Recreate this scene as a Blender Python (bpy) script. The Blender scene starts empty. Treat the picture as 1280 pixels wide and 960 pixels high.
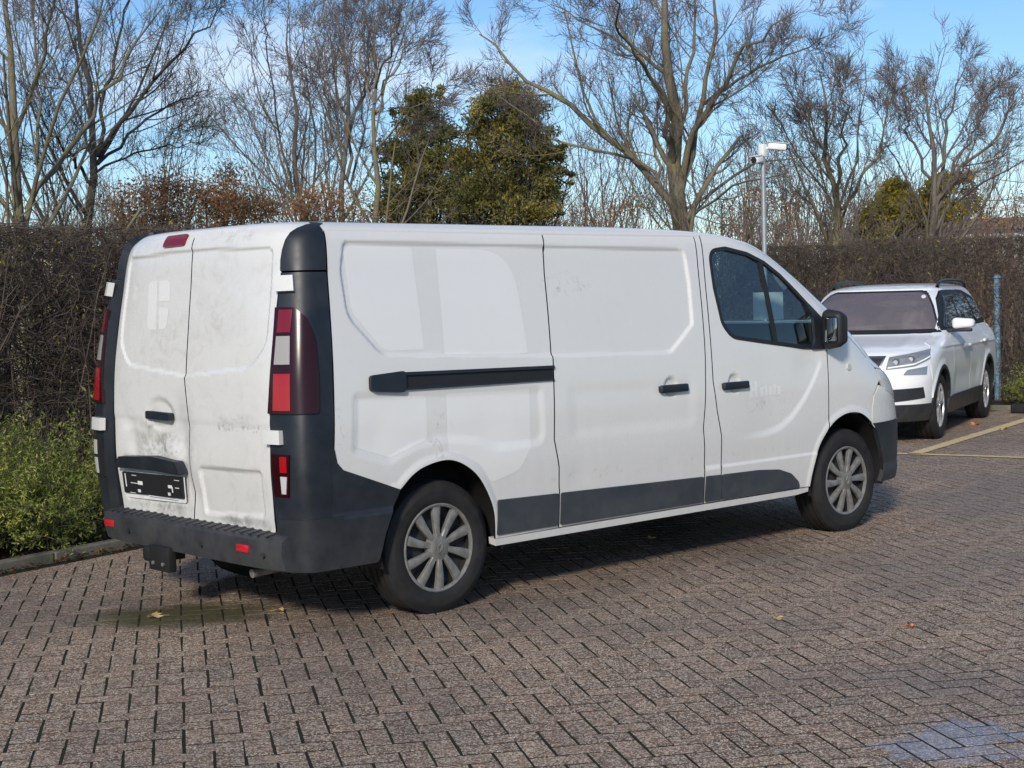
import bpy, bmesh, math, random
import numpy as np
from mathutils import Vector, Matrix
from mathutils.geometry import delaunay_2d_cdt
random.seed(7); RNG = np.random.default_rng(7)
scene = bpy.context.scene
COL = scene.collection
PI = math.pi

# ------------------------------------------------------------------ camera
CAM_POS = np.array([-4.939, -6.920, 1.579]); YAW, PITCH, ROLL, FPX = .833, -.054, -.026, 1923.0
def cam_axes():
    f = np.array([math.cos(YAW)*math.cos(PITCH), math.sin(YAW)*math.cos(PITCH), math.sin(PITCH)])
    r = np.array([math.sin(YAW), -math.cos(YAW), 0.]); u = np.cross(r, f)
    c, s = math.cos(ROLL), math.sin(ROLL)
    return c*r+s*u, -s*r+c*u, f
CR, CU, CF = cam_axes()
cd = bpy.data.cameras.new('camera'); cam = bpy.data.objects.new('camera', cd); COL.objects.link(cam)
m = Matrix.Identity(4)
for i in range(3):
    m[i][0], m[i][1], m[i][2], m[i][3] = CR[i], CU[i], -CF[i], CAM_POS[i]
cam.matrix_world = m
cd.sensor_fit = 'HORIZONTAL'; cd.sensor_width = 36.0; cd.lens = 36.0*FPX/1280.0
cd.clip_start = .1; cd.clip_end = 3000
scene.camera = cam
scene.render.resolution_x, scene.render.resolution_y = 1024, 768

# ------------------------------------------------------------------ sky, sun, exposure
SUN_AZ, SUN_EL = math.radians(214), math.radians(27)
world = bpy.data.worlds.new('World'); scene.world = world; world.use_nodes = True
CLOUD_LOC = (1.3, .4, 0)
def build_world():
    nt = world.node_tree; nt.nodes.clear()
    out = nt.nodes.new('ShaderNodeOutputWorld'); bg = nt.nodes.new('ShaderNodeBackground')
    sky = nt.nodes.new('ShaderNodeTexSky'); sky.sky_type = 'NISHITA'; sky.sun_disc = False
    sky.sun_elevation = SUN_EL; sky.sun_rotation = PI/2-SUN_AZ
    sky.air_density = 1.0; sky.dust_density = .35; sky.ozone_density = 1.2; sky.altitude = 0
    # broken white cloud drifting round the whole sky
    tc = nt.nodes.new('ShaderNodeTexCoord'); mp = nt.nodes.new('ShaderNodeMapping')
    mp.inputs['Scale'].default_value = (1, 1, 3.2); mp.inputs['Location'].default_value = CLOUD_LOC
    ns = nt.nodes.new('ShaderNodeTexNoise'); ns.inputs['Scale'].default_value = 2.6; ns.inputs['Detail'].default_value = 7; ns.inputs['Roughness'].default_value = .56
    rp = nt.nodes.new('ShaderNodeValToRGB'); rp.color_ramp.elements[0].position = .49; rp.color_ramp.elements[1].position = .70
    rp.color_ramp.elements[1].color = (.8, .8, .8, 1)
    mx = nt.nodes.new('ShaderNodeMix'); mx.data_type = 'RGBA'; mx.inputs['B'].default_value = (8.4, 8.8, 9.4, 1)
    hs = nt.nodes.new('ShaderNodeHueSaturation'); hs.inputs['Saturation'].default_value = 1.1; hs.inputs['Value'].default_value = 1.0
    L = nt.links.new
    L(tc.outputs['Generated'], mp.inputs['Vector']); L(mp.outputs[0], ns.inputs['Vector']); L(ns.outputs['Fac'], rp.inputs[0])
    L(rp.outputs[0], mx.inputs['Factor']); tn = nt.nodes.new('ShaderNodeMix'); tn.data_type = 'RGBA'; tn.blend_type = 'MULTIPLY'; tn.inputs[0].default_value = 1.0; tn.inputs[7].default_value = (.80, .94, 1.15, 1)
    L(sky.outputs[0], tn.inputs[6]); L(tn.outputs['Result'], hs.inputs['Color']); L(hs.outputs[0], mx.inputs['A'])
    L(mx.outputs['Result'], bg.inputs['Color']); bg.inputs['Strength'].default_value = .11
    L(bg.outputs[0], out.inputs[0])
build_world()
sd_ = bpy.data.lights.new('sun', 'SUN'); sd_.energy = 3.3; sd_.angle = math.radians(7); sd_.color = (1, .91, .79)
sun = bpy.data.objects.new('sun', sd_); COL.objects.link(sun)
sun.rotation_euler = Vector((math.cos(SUN_AZ)*math.cos(SUN_EL), math.sin(SUN_AZ)*math.cos(SUN_EL), math.sin(SUN_EL))).to_track_quat('Z', 'Y').to_euler()
scene.view_settings.view_transform = 'Standard'; scene.view_settings.look = 'None'
scene.view_settings.exposure = 0.14; scene.view_settings.gamma = 1.0; scene.view_settings.use_curve_mapping = False

# ------------------------------------------------------------------ generic helpers
def tag(o, label=None, cat=None, group=None, kind=None):
    if label: o['label'] = label
    if cat: o['category'] = cat
    if group: o['group'] = group
    if kind: o['kind'] = kind
    return o
def link(o, parent=None):
    COL.objects.link(o)
    if parent is not None: o.parent = parent
    return o
def empty(name, loc=(0, 0, 0), rz=0.0):
    o = bpy.data.objects.new(name, None); o.empty_display_size = .2; COL.objects.link(o)
    o.location = loc; o.rotation_euler = (0, 0, rz); return o
def mesh_np(name, V, F, mat, parent=None, smooth=True, normals=None):
    """V (n,3), F list / array of faces -> one mesh object"""
    me = bpy.data.meshes.new(name)
    V = np.ascontiguousarray(V, dtype=np.float32)
    if isinstance(F, np.ndarray):
        k = F.shape[1]; nf = len(F)
        me.vertices.add(len(V)); me.vertices.foreach_set('co', V.ravel())
        me.loops.add(nf*k); me.loops.foreach_set('vertex_index', np.ascontiguousarray(F, dtype=np.int32).ravel())
        me.polygons.add(nf); me.polygons.foreach_set('loop_start', np.arange(0, nf*k, k, dtype=np.int32))
        me.polygons.foreach_set('loop_total', np.full(nf, k, dtype=np.int32)); me.update(calc_edges=True)
    else:
        me.from_pydata([tuple(map(float, v)) for v in V], [], [tuple(int(i) for i in f) for f in F])
    me.validate()
    me.polygons.foreach_set('use_smooth', np.full(len(me.polygons), bool(smooth)))
    if normals is not None and len(normals) == len(me.loops): me.normals_split_custom_set(normals.tolist())
    if mat is not None: me.materials.append(mat)
    return link(bpy.data.objects.new(name, me), parent)
def bm_obj(name, bm, mat, parent=None, smooth=False, angle=None):
    bmesh.ops.recalc_face_normals(bm, faces=bm.faces)
    me = bpy.data.meshes.new(name); bm.to_mesh(me); bm.free()
    if smooth or angle:
        me.polygons.foreach_set('use_smooth', np.ones(len(me.polygons), dtype=bool))
        if angle: me.set_sharp_from_angle(angle=math.radians(angle))
    if mat is not None: me.materials.append(mat)
    return link(bpy.data.objects.new(name, me), parent)
def add_box(bm, c, s, rot=None, bev=0.0, seg=2):
    M = Matrix.Translation(c)
    if rot is not None: M = M @ rot
    g = bmesh.ops.create_cube(bm, size=1.0, matrix=M @ Matrix.Diagonal((s[0], s[1], s[2], 1)))
    if bev > 0:
        es = {e for v in g['verts'] for e in v.link_edges}
        bmesh.ops.bevel(bm, geom=list(es), offset=bev, segments=seg, profile=.5, affect='EDGES')
def box_obj(name, c, s, mat, parent=None, rot=None, bev=0.0, seg=2):
    bm = bmesh.new(); add_box(bm, c, s, rot, bev, seg)
    return bm_obj(name, bm, mat, parent, angle=40 if bev else None)
def add_cyl(bm, p0, p1, r0, r1=None, n=16):
    p0, p1 = Vector(p0), Vector(p1); d = p1-p0; r1 = r0 if r1 is None else r1
    M = Matrix.Translation((p0+p1)/2) @ d.to_track_quat('Z', 'Y').to_matrix().to_4x4()
    bmesh.ops.create_cone(bm, cap_ends=True, segments=n, radius1=r0, radius2=r1, depth=d.length, matrix=M)
def cyl_obj(name, p0, p1, r0, mat, parent=None, r1=None, n=20):
    bm = bmesh.new(); add_cyl(bm, p0, p1, r0, r1, n); return bm_obj(name, bm, mat, parent, angle=40)
def add_lathe(bm, prof, n, M=None, closed=False):
    """prof: (axial, radius) along local Y"""
    rings = []
    for a, r in prof:
        rings.append([bm.verts.new((M or Matrix.Identity(4)) @ Vector((r*math.cos(t), a, r*math.sin(t)))) for t in (2*PI*i/n for i in range(n))])
    k = len(prof)
    for j in range(k if closed else k-1):
        A, B = rings[j], rings[(j+1) % k]
        for i in range(n): bm.faces.new((A[i], A[(i+1) % n], B[(i+1) % n], B[i]))
    return rings
def tubes(P, Rd, sides):
    """P (B,k,3) polylines, Rd (B,k) radii -> V, F(quads)"""
    B, k, _ = P.shape
    T = np.empty_like(P); T[:, 1:-1] = P[:, 2:]-P[:, :-2]; T[:, 0] = P[:, 1]-P[:, 0]; T[:, -1] = P[:, -1]-P[:, -2]
    T /= np.linalg.norm(T, axis=2, keepdims=True)+1e-9
    ref = np.where(np.abs(T[:, :1, 2:3]) > .9, np.array([1., 0, 0]), np.array([0, 0, 1.]))
    U = np.cross(np.broadcast_to(ref, T.shape), T); U /= np.linalg.norm(U, axis=2, keepdims=True)+1e-9
    W = np.cross(T, U)
    a = np.arange(sides)*2*PI/sides
    V = P[:, :, None, :]+Rd[:, :, None, None]*(np.cos(a)[:, None]*U[:, :, None, :]+np.sin(a)[:, None]*W[:, :, None, :])
    idx = np.arange(B*k*sides).reshape(B, k, sides)
    nx = np.roll(idx, -1, axis=2)
    F = np.stack([idx[:, :-1], nx[:, :-1], nx[:, 1:], idx[:, 1:]], -1).reshape(-1, 4)
    return V.reshape(-1, 3), F
def merge(parts):
    Vs, Fs, o = [], [], 0
    for V, F in parts:
        Vs.append(V); Fs.append(F+o); o += len(V)
    return np.concatenate(Vs), np.concatenate(Fs)
def ray_dir(u, v): return (u-640)/FPX*CR-(v-480)/FPX*CU+CF
def at_depth(u, v, D): return CAM_POS+D*ray_dir(u, v)
def on_ground(u, v, z=0.0):
    d = ray_dir(u, v); return CAM_POS+d*(z-CAM_POS[2])/d[2]

# ------------------------------------------------------------------ materials
class NB:
    def __init__(s, name):
        s.m = bpy.data.materials.new(name); s.m.use_nodes = True; s.nt = s.m.node_tree; s.nt.nodes.clear()
        s.out = s.n('ShaderNodeOutputMaterial'); s.bsdf = s.n('ShaderNodeBsdfPrincipled')
        s.l(s.bsdf.outputs[0], s.out.inputs[0])
    def n(s, t, **kw):
        nd = s.nt.nodes.new(t)
        for k, v in kw.items(): setattr(nd, k, v)
        return nd
    def l(s, a, b): s.nt.links.new(a, b)
    def set(s, **kw):
        for k, v in kw.items():
            nm = {'base': 'Base Color', 'rough': 'Roughness', 'metal': 'Metallic', 'coat': 'Coat Weight', 'coatr': 'Coat Roughness', 'spec': 'Specular IOR Level', 'ior': 'IOR', 'trans': 'Transmission Weight', 'alpha': 'Alpha', 'emis': 'Emission Color', 'estr': 'Emission Strength', 'sheen': 'Sheen Weight'}[k]
            if isinstance(v, (tuple, list)) and len(v) == 3: v = (*v, 1)
            s.bsdf.inputs[nm].default_value = v
        return s
    def coord(s, kind='Object'):
        return s.n('ShaderNodeTexCoord').outputs[kind]
    def noise(s, scale, detail=4, rough=.55, vec=None, dist=0.0, mapscale=None, out='Fac', loc=None):
        nd = s.n('ShaderNodeTexNoise'); nd.inputs['Scale'].default_value = scale; nd.inputs['Detail'].default_value = detail
        nd.inputs['Roughness'].default_value = rough; nd.inputs['Distortion'].default_value = dist
        v = vec if vec is not None else s.coord()
        if mapscale or loc:
            mp = s.n('ShaderNodeMapping')
            if mapscale: mp.inputs['Scale'].default_value = mapscale
            if loc: mp.inputs['Location'].default_value = loc
            s.l(v, mp.inputs['Vector']); v = mp.outputs[0]
        s.l(v, nd.inputs['Vector']); return nd.outputs[out]
    def ramp(s, fac, stops):
        r = s.n('ShaderNodeValToRGB'); e = r.color_ramp.elements
        while len(e) < len(stops): e.new(.5)
        for i, (p, c) in enumerate(stops):
            e[i].position = p; c = (c, c, c) if not isinstance(c, (tuple, list)) else c; e[i].color = (*c, 1) if len(c) == 3 else c
        s.l(fac, r.inputs[0]); return r.outputs[0]
    def mix(s, fac, a, b, blend='MIX'):
        x = s.n('ShaderNodeMix'); x.data_type = 'RGBA'; x.blend_type = blend
        for v, k in ((fac, 0), (a, 6), (b, 7)):
            if hasattr(v, 'links') or hasattr(v, 'is_linked'): s.l(v, x.inputs[k])
            elif k == 0: x.inputs[0].default_value = v
            else: x.inputs[k].default_value = (*v, 1) if len(v) == 3 else v
        return x.outputs['Result']
    def math(s, op, a, b=0.0, c=None, clamp=False):
        x = s.n('ShaderNodeMath', operation=op, use_clamp=clamp)
        for i, v in enumerate((a, b) if c is None else (a, b, c)):
            if hasattr(v, 'is_linked'): s.l(v, x.inputs[i])
            else: x.inputs[i].default_value = v
        return x.outputs[0]
    def bump(s, h, strength=.3, dist=.01):
        b = s.n('ShaderNodeBump'); b.inputs['Strength'].default_value = strength; b.inputs['Distance'].default_value = dist
        s.l(h, b.inputs['Height']); s.l(b.outputs[0], s.bsdf.inputs['Normal']); return b
    def base(s, c): s.l(c, s.bsdf.inputs['Base Color'])
    def rough(s, c): s.l(c, s.bsdf.inputs['Roughness'])
    def xyz(s, vec=None):
        x = s.n('ShaderNodeSeparateXYZ'); s.l(vec if vec is not None else s.coord(), x.inputs[0]); return x.outputs
def simple(name, base, rough=.5, var=.12, scale=9, bump=.0, bscale=60, **kw):
    b = NB(name).set(rough=rough, **kw)
    f = b.noise(scale, 5)
    lo = tuple(c*(1-var) for c in base); hi = tuple(min(1, c*(1+var)) for c in base)
    b.base(b.ramp(f, [(.3, lo), (.7, hi)]))
    if bump: b.bump(b.noise(bscale, 3), bump, .004)
    return b.m
M = {}

# ------------------------------------------------------------------ curved bodywork
def pchip(X,Yv):
    X=np.asarray(X,float);Yv=np.asarray(Yv,float);h=np.diff(X);d=np.diff(Yv)/h
    m=np.zeros(len(X));m[0]=d[0];m[-1]=d[-1]
    for i in range(1,len(X)-1):
        if d[i-1]*d[i]>0:
            w1=2*h[i]+h[i-1];w2=h[i]+2*h[i-1];m[i]=(w1+w2)/(w1/d[i-1]+w2/d[i])
    def f(x):
        x=np.clip(np.asarray(x,float),X[0],X[-1]);k=np.clip(np.searchsorted(X,x)-1,0,len(X)-2)
        t=(x-X[k])/h[k]
        return ((1+2*t)*(1-t)**2)*Yv[k]+(t*(1-t)**2)*h[k]*m[k]+(t*t*(3-2*t))*Yv[k+1]+(t*t*(t-1))*h[k]*m[k+1]
    return f
class Body:
    def __init__(s,w,xf,xr,af,nf,ar,nr):
        s.w,s.xf,s.xr,s.af,s.nf,s.ar,s.nr=[pchip(*zip(*t)) for t in (w,xf,xr,af,nf,ar,nr)]
    def Y(s,x,z):
        w=s.w(z);a=s.af(z);c=s.xf(z)-a;u=np.clip((x-c)/a,0,1)
        b=s.ar(z);e=s.xr(z)+b;v=np.clip((e-x)/b,0,1)
        n=s.nf(z);m=s.nr(z)
        return w*(1-u**n)**(1/n)*(1-v**m)**(1/m)
    def _pol(s,ph,n):
        p=np.radians(ph);c,q=np.cos(p),np.sin(p);r=(np.abs(c)**n+np.abs(q)**n)**(-1/n);return r*c,r*q
    def front(s,ph,z): # ph: 0 right flank (-y), 90 centre, 180 left flank
        n=s.nf(z);a=s.af(z);c,q=s._pol(ph,n);return s.xf(z)-a+a*q,-s.w(z)*c,z
    def rear(s,ph,z):
        n=s.nr(z);a=s.ar(z);c,q=s._pol(ph,n);return s.xr(z)+a-a*q,-s.w(z)*c,z
    def pfx(s,x,z): # polar angle of the flank point at x (right side)
        a=s.af(z);u=np.clip((x-s.xf(z)+a)/a,0,1);n=s.nf(z);return float(np.degrees(np.arctan2(u,(1-u**n)**(1/n))))
    def pfy(s,y,z):
        v=np.clip(-y/s.w(z),-1,1);n=s.nf(z);return float(np.degrees(np.arctan2((1-np.abs(v)**n)**(1/n),v)))
    def prx(s,x,z):
        a=s.ar(z);u=np.clip((s.xr(z)+a-x)/a,0,1);n=s.nr(z);return float(np.degrees(np.arctan2(u,(1-u**n)**(1/n))))
    def pry(s,y,z):
        v=np.clip(-y/s.w(z),-1,1);n=s.nr(z);return float(np.degrees(np.arctan2((1-np.abs(v)**n)**(1/n),v)))
    def rx(s,y,z):
        a=s.ar(z);n=s.nr(z);return s.xr(z)+a-a*(1-np.clip(np.abs(y)/s.w(z),0,1)**n)**(1/n)
    def fx(s,y,z):
        a=s.af(z);n=s.nf(z);return s.xf(z)-a+a*(1-np.clip(np.abs(y)/s.w(z),0,1)**n)**(1/n)
VAN=Body(
 w=[(.1,.88),(.3,.940),(.45,.960),(.6,.972),(.75,.980),(.95,.977),(1.15,.962),(1.3,.946),(1.5,.917),(1.7,.882),(1.86,.852),(1.915,.835),(1.95,.812),(1.975,.772),(1.99,.69),(2.0,.45),(2.005,.1)],
 xf=[(.1,4.25),(.3,4.41),(.5,4.44),(.7,4.44),(.85,4.42),(.95,4.38),(1.05,4.28),(1.12,4.16),(1.2,4.06),(1.3,3.92),(1.5,3.60),(1.7,3.29),(1.85,3.03),(1.9,2.92),(1.94,2.77),(1.97,2.50),(1.985,2.2),(2.0,1.6),(2.005,.8)],
 xr=[(.1,-.86),(.5,-.885),(.85,-.912),(1.2,-.905),(1.5,-.878),(1.7,-.855),(1.87,-.837),(1.93,-.82),(1.96,-.80),(1.98,-.785),(1.99,-.75),(2.0,-.6),(2.005,.0)],
 af=[(.1,1.1),(.75,1.15),(.95,1.1),(1.2,.85),(1.3,.76),(1.5,.60),(1.7,.56),(1.85,.55),(1.95,.6),(2.005,.65)],
 nf=[(.1,3.7),(.9,3.3),(1.3,2.9),(1.9,2.8),(2.005,2.5)],
 ar=[(.1,.24),(1.9,.24),(2.005,.3)],nr=[(.1,7),(.7,7),(1.2,5.5),(1.7,4.2),(2.005,3.6)])

def resample(pts, d, closed=True):
    P = np.asarray(pts, float); out = []
    n = len(P)
    for i in range(n if closed else n-1):
        a, b = P[i], P[(i+1) % n]; k = max(1, int(math.ceil(np.linalg.norm(b-a)/d)))
        for j in range(k): out.append(a+(b-a)*j/k)
    if not closed: out.append(P[-1])
    return np.array(out)
def rounded(pts, r, seg=5):
    """round the corners of a closed polygon; r scalar or per point"""
    P = [np.array(p, float) for p in pts]; n = len(P); out = []
    for i in range(n):
        a, b, c = P[i-1], P[i], P[(i+1) % n]; rr = r[i] if isinstance(r, (list, tuple)) else r
        u = a-b; v = c-b; lu, lv = np.linalg.norm(u), np.linalg.norm(v)
        if rr <= 0 or lu < 1e-6 or lv < 1e-6: out.append(b); continue
        u /= lu; v /= lv; ang = math.acos(max(-1, min(1, float(u@v))))
        if ang > 3.0: out.append(b); continue
        t = min(rr/math.tan(ang/2), lu*.48, lv*.48)
        p0, p1 = b+u*t, b+v*t
        for k in range(seg+1):
            q = k/seg; out.append((1-q)**2*p0+2*q*(1-q)*b+q*q*p1)
    return np.array(out)
def smooth_line(pts, n=8):
    """Catmull-Rom through open points"""
    P = [np.array(p, float) for p in pts]; P = [2*P[0]-P[1]]+P+[2*P[-1]-P[-2]]; out = []
    for i in range(1, len(P)-2):
        for k in range(n):
            t = k/n
            out.append(.5*((2*P[i])+(-P[i-1]+P[i+1])*t+(2*P[i-1]-5*P[i]+4*P[i+1]-P[i+2])*t*t+(-P[i-1]+3*P[i]-3*P[i+1]+P[i+2])*t**3))
    out.append(P[-2]); return [tuple(o) for o in out]
def inside(Q, poly):
    x, y = Q[:, 0][:, None], Q[:, 1][:, None]; a = poly; b = np.roll(poly, -1, 0)
    c = ((a[:, 1] > y) != (b[:, 1] > y)) & (x < (b[:, 0]-a[:, 0])*(y-a[:, 1])/(b[:, 1]-a[:, 1]+1e-15)+a[:, 0])
    return c.sum(1) % 2 == 1
def dist_poly(Q, poly, closed=True):
    a = np.asarray(poly, float); b = np.roll(a, -1, 0)
    if not closed: a, b = a[:-1], b[:-1]
    d = np.full(len(Q), 1e9)
    for i in range(len(a)):
        e = b[i]-a[i]; w = Q-a[i]; t = np.clip((w@e)/(e@e+1e-15), 0, 1)
        d = np.minimum(d, np.hypot(w[:, 0]-t*e[0], w[:, 1]-t*e[1]))
    return d
def sdf(Q, poly):
    d = dist_poly(Q, poly); return np.where(inside(Q, np.asarray(poly)), -d, d)
def sstep(x, a, b):
    t = np.clip((x-a)/(b-a), 0, 1); return t*t*(3-2*t)
def inset(poly, g):
    P = np.asarray(poly, float); n = len(P)
    area = .5*np.sum(P[:, 0]*np.roll(P[:, 1], -1)-np.roll(P[:, 0], -1)*P[:, 1]); s = 1 if area > 0 else -1
    e = np.roll(P, -1, 0)-P; e /= np.linalg.norm(e, axis=1, keepdims=True)+1e-12
    nrm = np.stack([-e[:, 1], e[:, 0]], 1)*s
    b = nrm+np.roll(nrm, 1, 0); b /= (np.linalg.norm(b, axis=1, keepdims=True)+1e-9)
    k = np.clip(1/np.maximum((b*nrm).sum(1), .5), 1, 2)
    return P+b*(g*k)[:, None]
CENTRE = np.array([1.7, 0, .9])
def patch(name, Fn, poly, mat, parent=None, holes=(), res=.02, off=0.0, disp=None, skirt=.014, mirror=False, gap=0.0, bres=None, sc=(1, 1), centre=None, rim=None):
    """clip the curved surface Fn(a,b) by a polygon and give it thickness at its rim"""
    S = np.array(sc, float)
    loops = [np.asarray(poly, float)*S]+[np.asarray(h, float)*S for h in holes]
    loops = [resample(l, bres or res) for l in loops]
    if gap: loops = [inset(loops[0], gap)]+[inset(h, -gap) for h in loops[1:]]
    lo, hi = loops[0].min(0), loops[0].max(0)
    xs = np.arange(lo[0]+res*.5, hi[0], res); ys = np.arange(lo[1]+res*.5, hi[1], res)
    if len(xs) and len(ys):
        X, Y = np.meshgrid(xs, ys); X = X+(np.arange(len(ys)) % 2)[:, None]*res*.5
        Q = np.stack([X.ravel(), Y.ravel()], 1)
        ok = inside(Q, loops[0])
        for h in loops[1:]: ok &= ~inside(Q, h)
        Q = Q[ok]
        for l in loops: Q = Q[dist_poly(Q, l) > res*.45] if len(Q) else Q
    else: Q = np.zeros((0, 2))
    vs = [Vector(p) for l in loops for p in l]+[Vector(p) for p in Q]; es = []; o = 0
    for l in loops:
        es += [(o+i, o+(i+1) % len(l)) for i in range(len(l))]; o += len(l)
    r = delaunay_2d_cdt(vs, es, [], 0, 1e-7)
    A = np.array([(v.x, v.y) for v in r[0]]); T = np.array([list(f) for f in r[2]], dtype=int)
    c = A[T].mean(1); ok = inside(c, loops[0])
    for h in loops[1:]: ok &= ~inside(c, h)
    T = T[ok]
    e1, e2 = A[T[:, 1]]-A[T[:, 0]], A[T[:, 2]]-A[T[:, 0]]; ar = e1[:, 0]*e2[:, 1]-e1[:, 1]*e2[:, 0]
    T = T[np.abs(ar) > 1e-10]; ar = ar[np.abs(ar) > 1e-10]; T[ar < 0] = T[ar < 0][:, ::-1]
    AB = A/S; C = CENTRE if centre is None else centre
    eps = 2e-4/S
    def f0(a, b): return np.stack([np.broadcast_to(t, a.shape) for t in Fn(a, b)], -1)
    def nrm(g, a, b):
        pa = g(a+eps[0], b)-g(a-eps[0], b); pb = g(a, b+eps[1])-g(a, b-eps[1])
        n = np.cross(pa, pb); return n/(np.linalg.norm(n, axis=-1, keepdims=True)+1e-12)
    n0 = nrm(f0, AB[:, 0], AB[:, 1]); P0 = f0(AB[:, 0], AB[:, 1])
    sg = 1.0 if ((P0-C)*n0).sum(1).mean() > 0 else -1.0
    def f1(a, b):
        h = off+(disp(a, b) if disp is not None else 0.0)
        return f0(a, b)+sg*nrm(f0, a, b)*np.broadcast_to(h, a.shape)[..., None]
    if off or disp is not None: P = f1(AB[:, 0], AB[:, 1]); n = sg*nrm(f1, AB[:, 0], AB[:, 1])
    else: P, n = P0, sg*n0
    if sg < 0: T = T[:, ::-1]
    if mirror: P = P*[1, -1, 1]; n = n*[1, -1, 1]; T = T[:, ::-1]
    LN = n[T].reshape(-1, 3)
    nt0 = len(T)
    if skirt:
        E = np.concatenate([T[:, [0, 1]], T[:, [1, 2]], T[:, [2, 0]]]); key = np.sort(E, 1); key = key[:, 0]*len(P)+key[:, 1]
        u, inv, cnt = np.unique(key, return_inverse=True, return_counts=True); B = E[cnt[inv] == 1]
        k = len(P); P2 = P[B]; low = P2-skirt*n[B]
        W = np.concatenate([P2[:, 1], P2[:, 0], low[:, 0], low[:, 1]]); nb = len(B); i = np.arange(nb)+k
        q = np.stack([i, i+nb, i+2*nb, i+3*nb], 1); T2 = np.concatenate([q[:, [0, 1, 2]], q[:, [0, 2, 3]]])
        P = np.concatenate([P, W]); fn = np.cross(P[T2[:, 1]]-P[T2[:, 0]], P[T2[:, 2]]-P[T2[:, 0]]); fn /= np.linalg.norm(fn, axis=1, keepdims=True)+1e-12
        T = np.concatenate([T, T2]); LN = np.concatenate([LN, np.repeat(fn, 3, 0)])
    o = mesh_np(name, P, T, mat, parent, normals=LN)
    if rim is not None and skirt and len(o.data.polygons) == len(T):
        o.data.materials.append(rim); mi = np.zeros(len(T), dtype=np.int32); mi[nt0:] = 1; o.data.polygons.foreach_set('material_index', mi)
    return o
# ------------------------------------------------------------------ the ground, paving, kerbs and lines
TH = math.radians(15.0); E1 = np.array([math.cos(TH), math.sin(TH)]); E2 = np.array([-math.sin(TH), math.cos(TH)])
def site(u, v, z=0.0):
    p = u*E1+v*E2; return np.array([p[0], p[1], z])
KERB_V, KERB_U = 2.33, 13.55      # planted edge on the left, planted edge behind the parking bays
def grass_mat():
    b = NB('rough_grass_and_soil').set(rough=.95, spec=.1)
    n1 = b.noise(.35, 6, .6); n2 = b.noise(14, 6, .7)
    c = b.mix(b.ramp(n1, [(.35, 0), (.65, 1)]), (.045, .055, .018), (.075, .058, .035)); c = b.mix(b.ramp(n2, [(.3, 0), (.7, 1)]), c, (.03, .028, .018))
    b.base(c); b.bump(n2, .6, .05); return b.m
gnd = mesh_np('ground', np.array([[-900, -900, -.06], [900, -900, -.06], [900, 900, -.06], [-900, 900, -.06]]), [(0, 1, 2, 3)], grass_mat(), smooth=False); tag(gnd, kind='structure')
def wet_mask(b, pos):
    """the wet mossy patch behind the van's tow bracket, an uneven stain on the bricks"""
    sep = b.xyz(pos); w = b.noise(3.5, 4, .6, vec=pos)
    a, c = math.cos(math.radians(-35)), math.sin(math.radians(-35))
    dx = b.math('SUBTRACT', sep[0], -.93); dy = b.math('SUBTRACT', sep[1], .08)
    rx = b.math('ADD', b.math('MULTIPLY', dx, a), b.math('MULTIPLY', dy, c)); ry = b.math('SUBTRACT', b.math('MULTIPLY', dy, a), b.math('MULTIPLY', dx, c))
    r = b.math('SQRT', b.math('ADD', b.math('POWER', b.math('DIVIDE', rx, .62), 2), b.math('POWER', b.math('DIVIDE', ry, .36), 2)))
    r = b.math('ADD', r, b.math('MULTIPLY', b.math('SUBTRACT', w, .5), .9))
    return b.ramp(r, [(.55, 1), (1.0, 0)])
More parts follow.
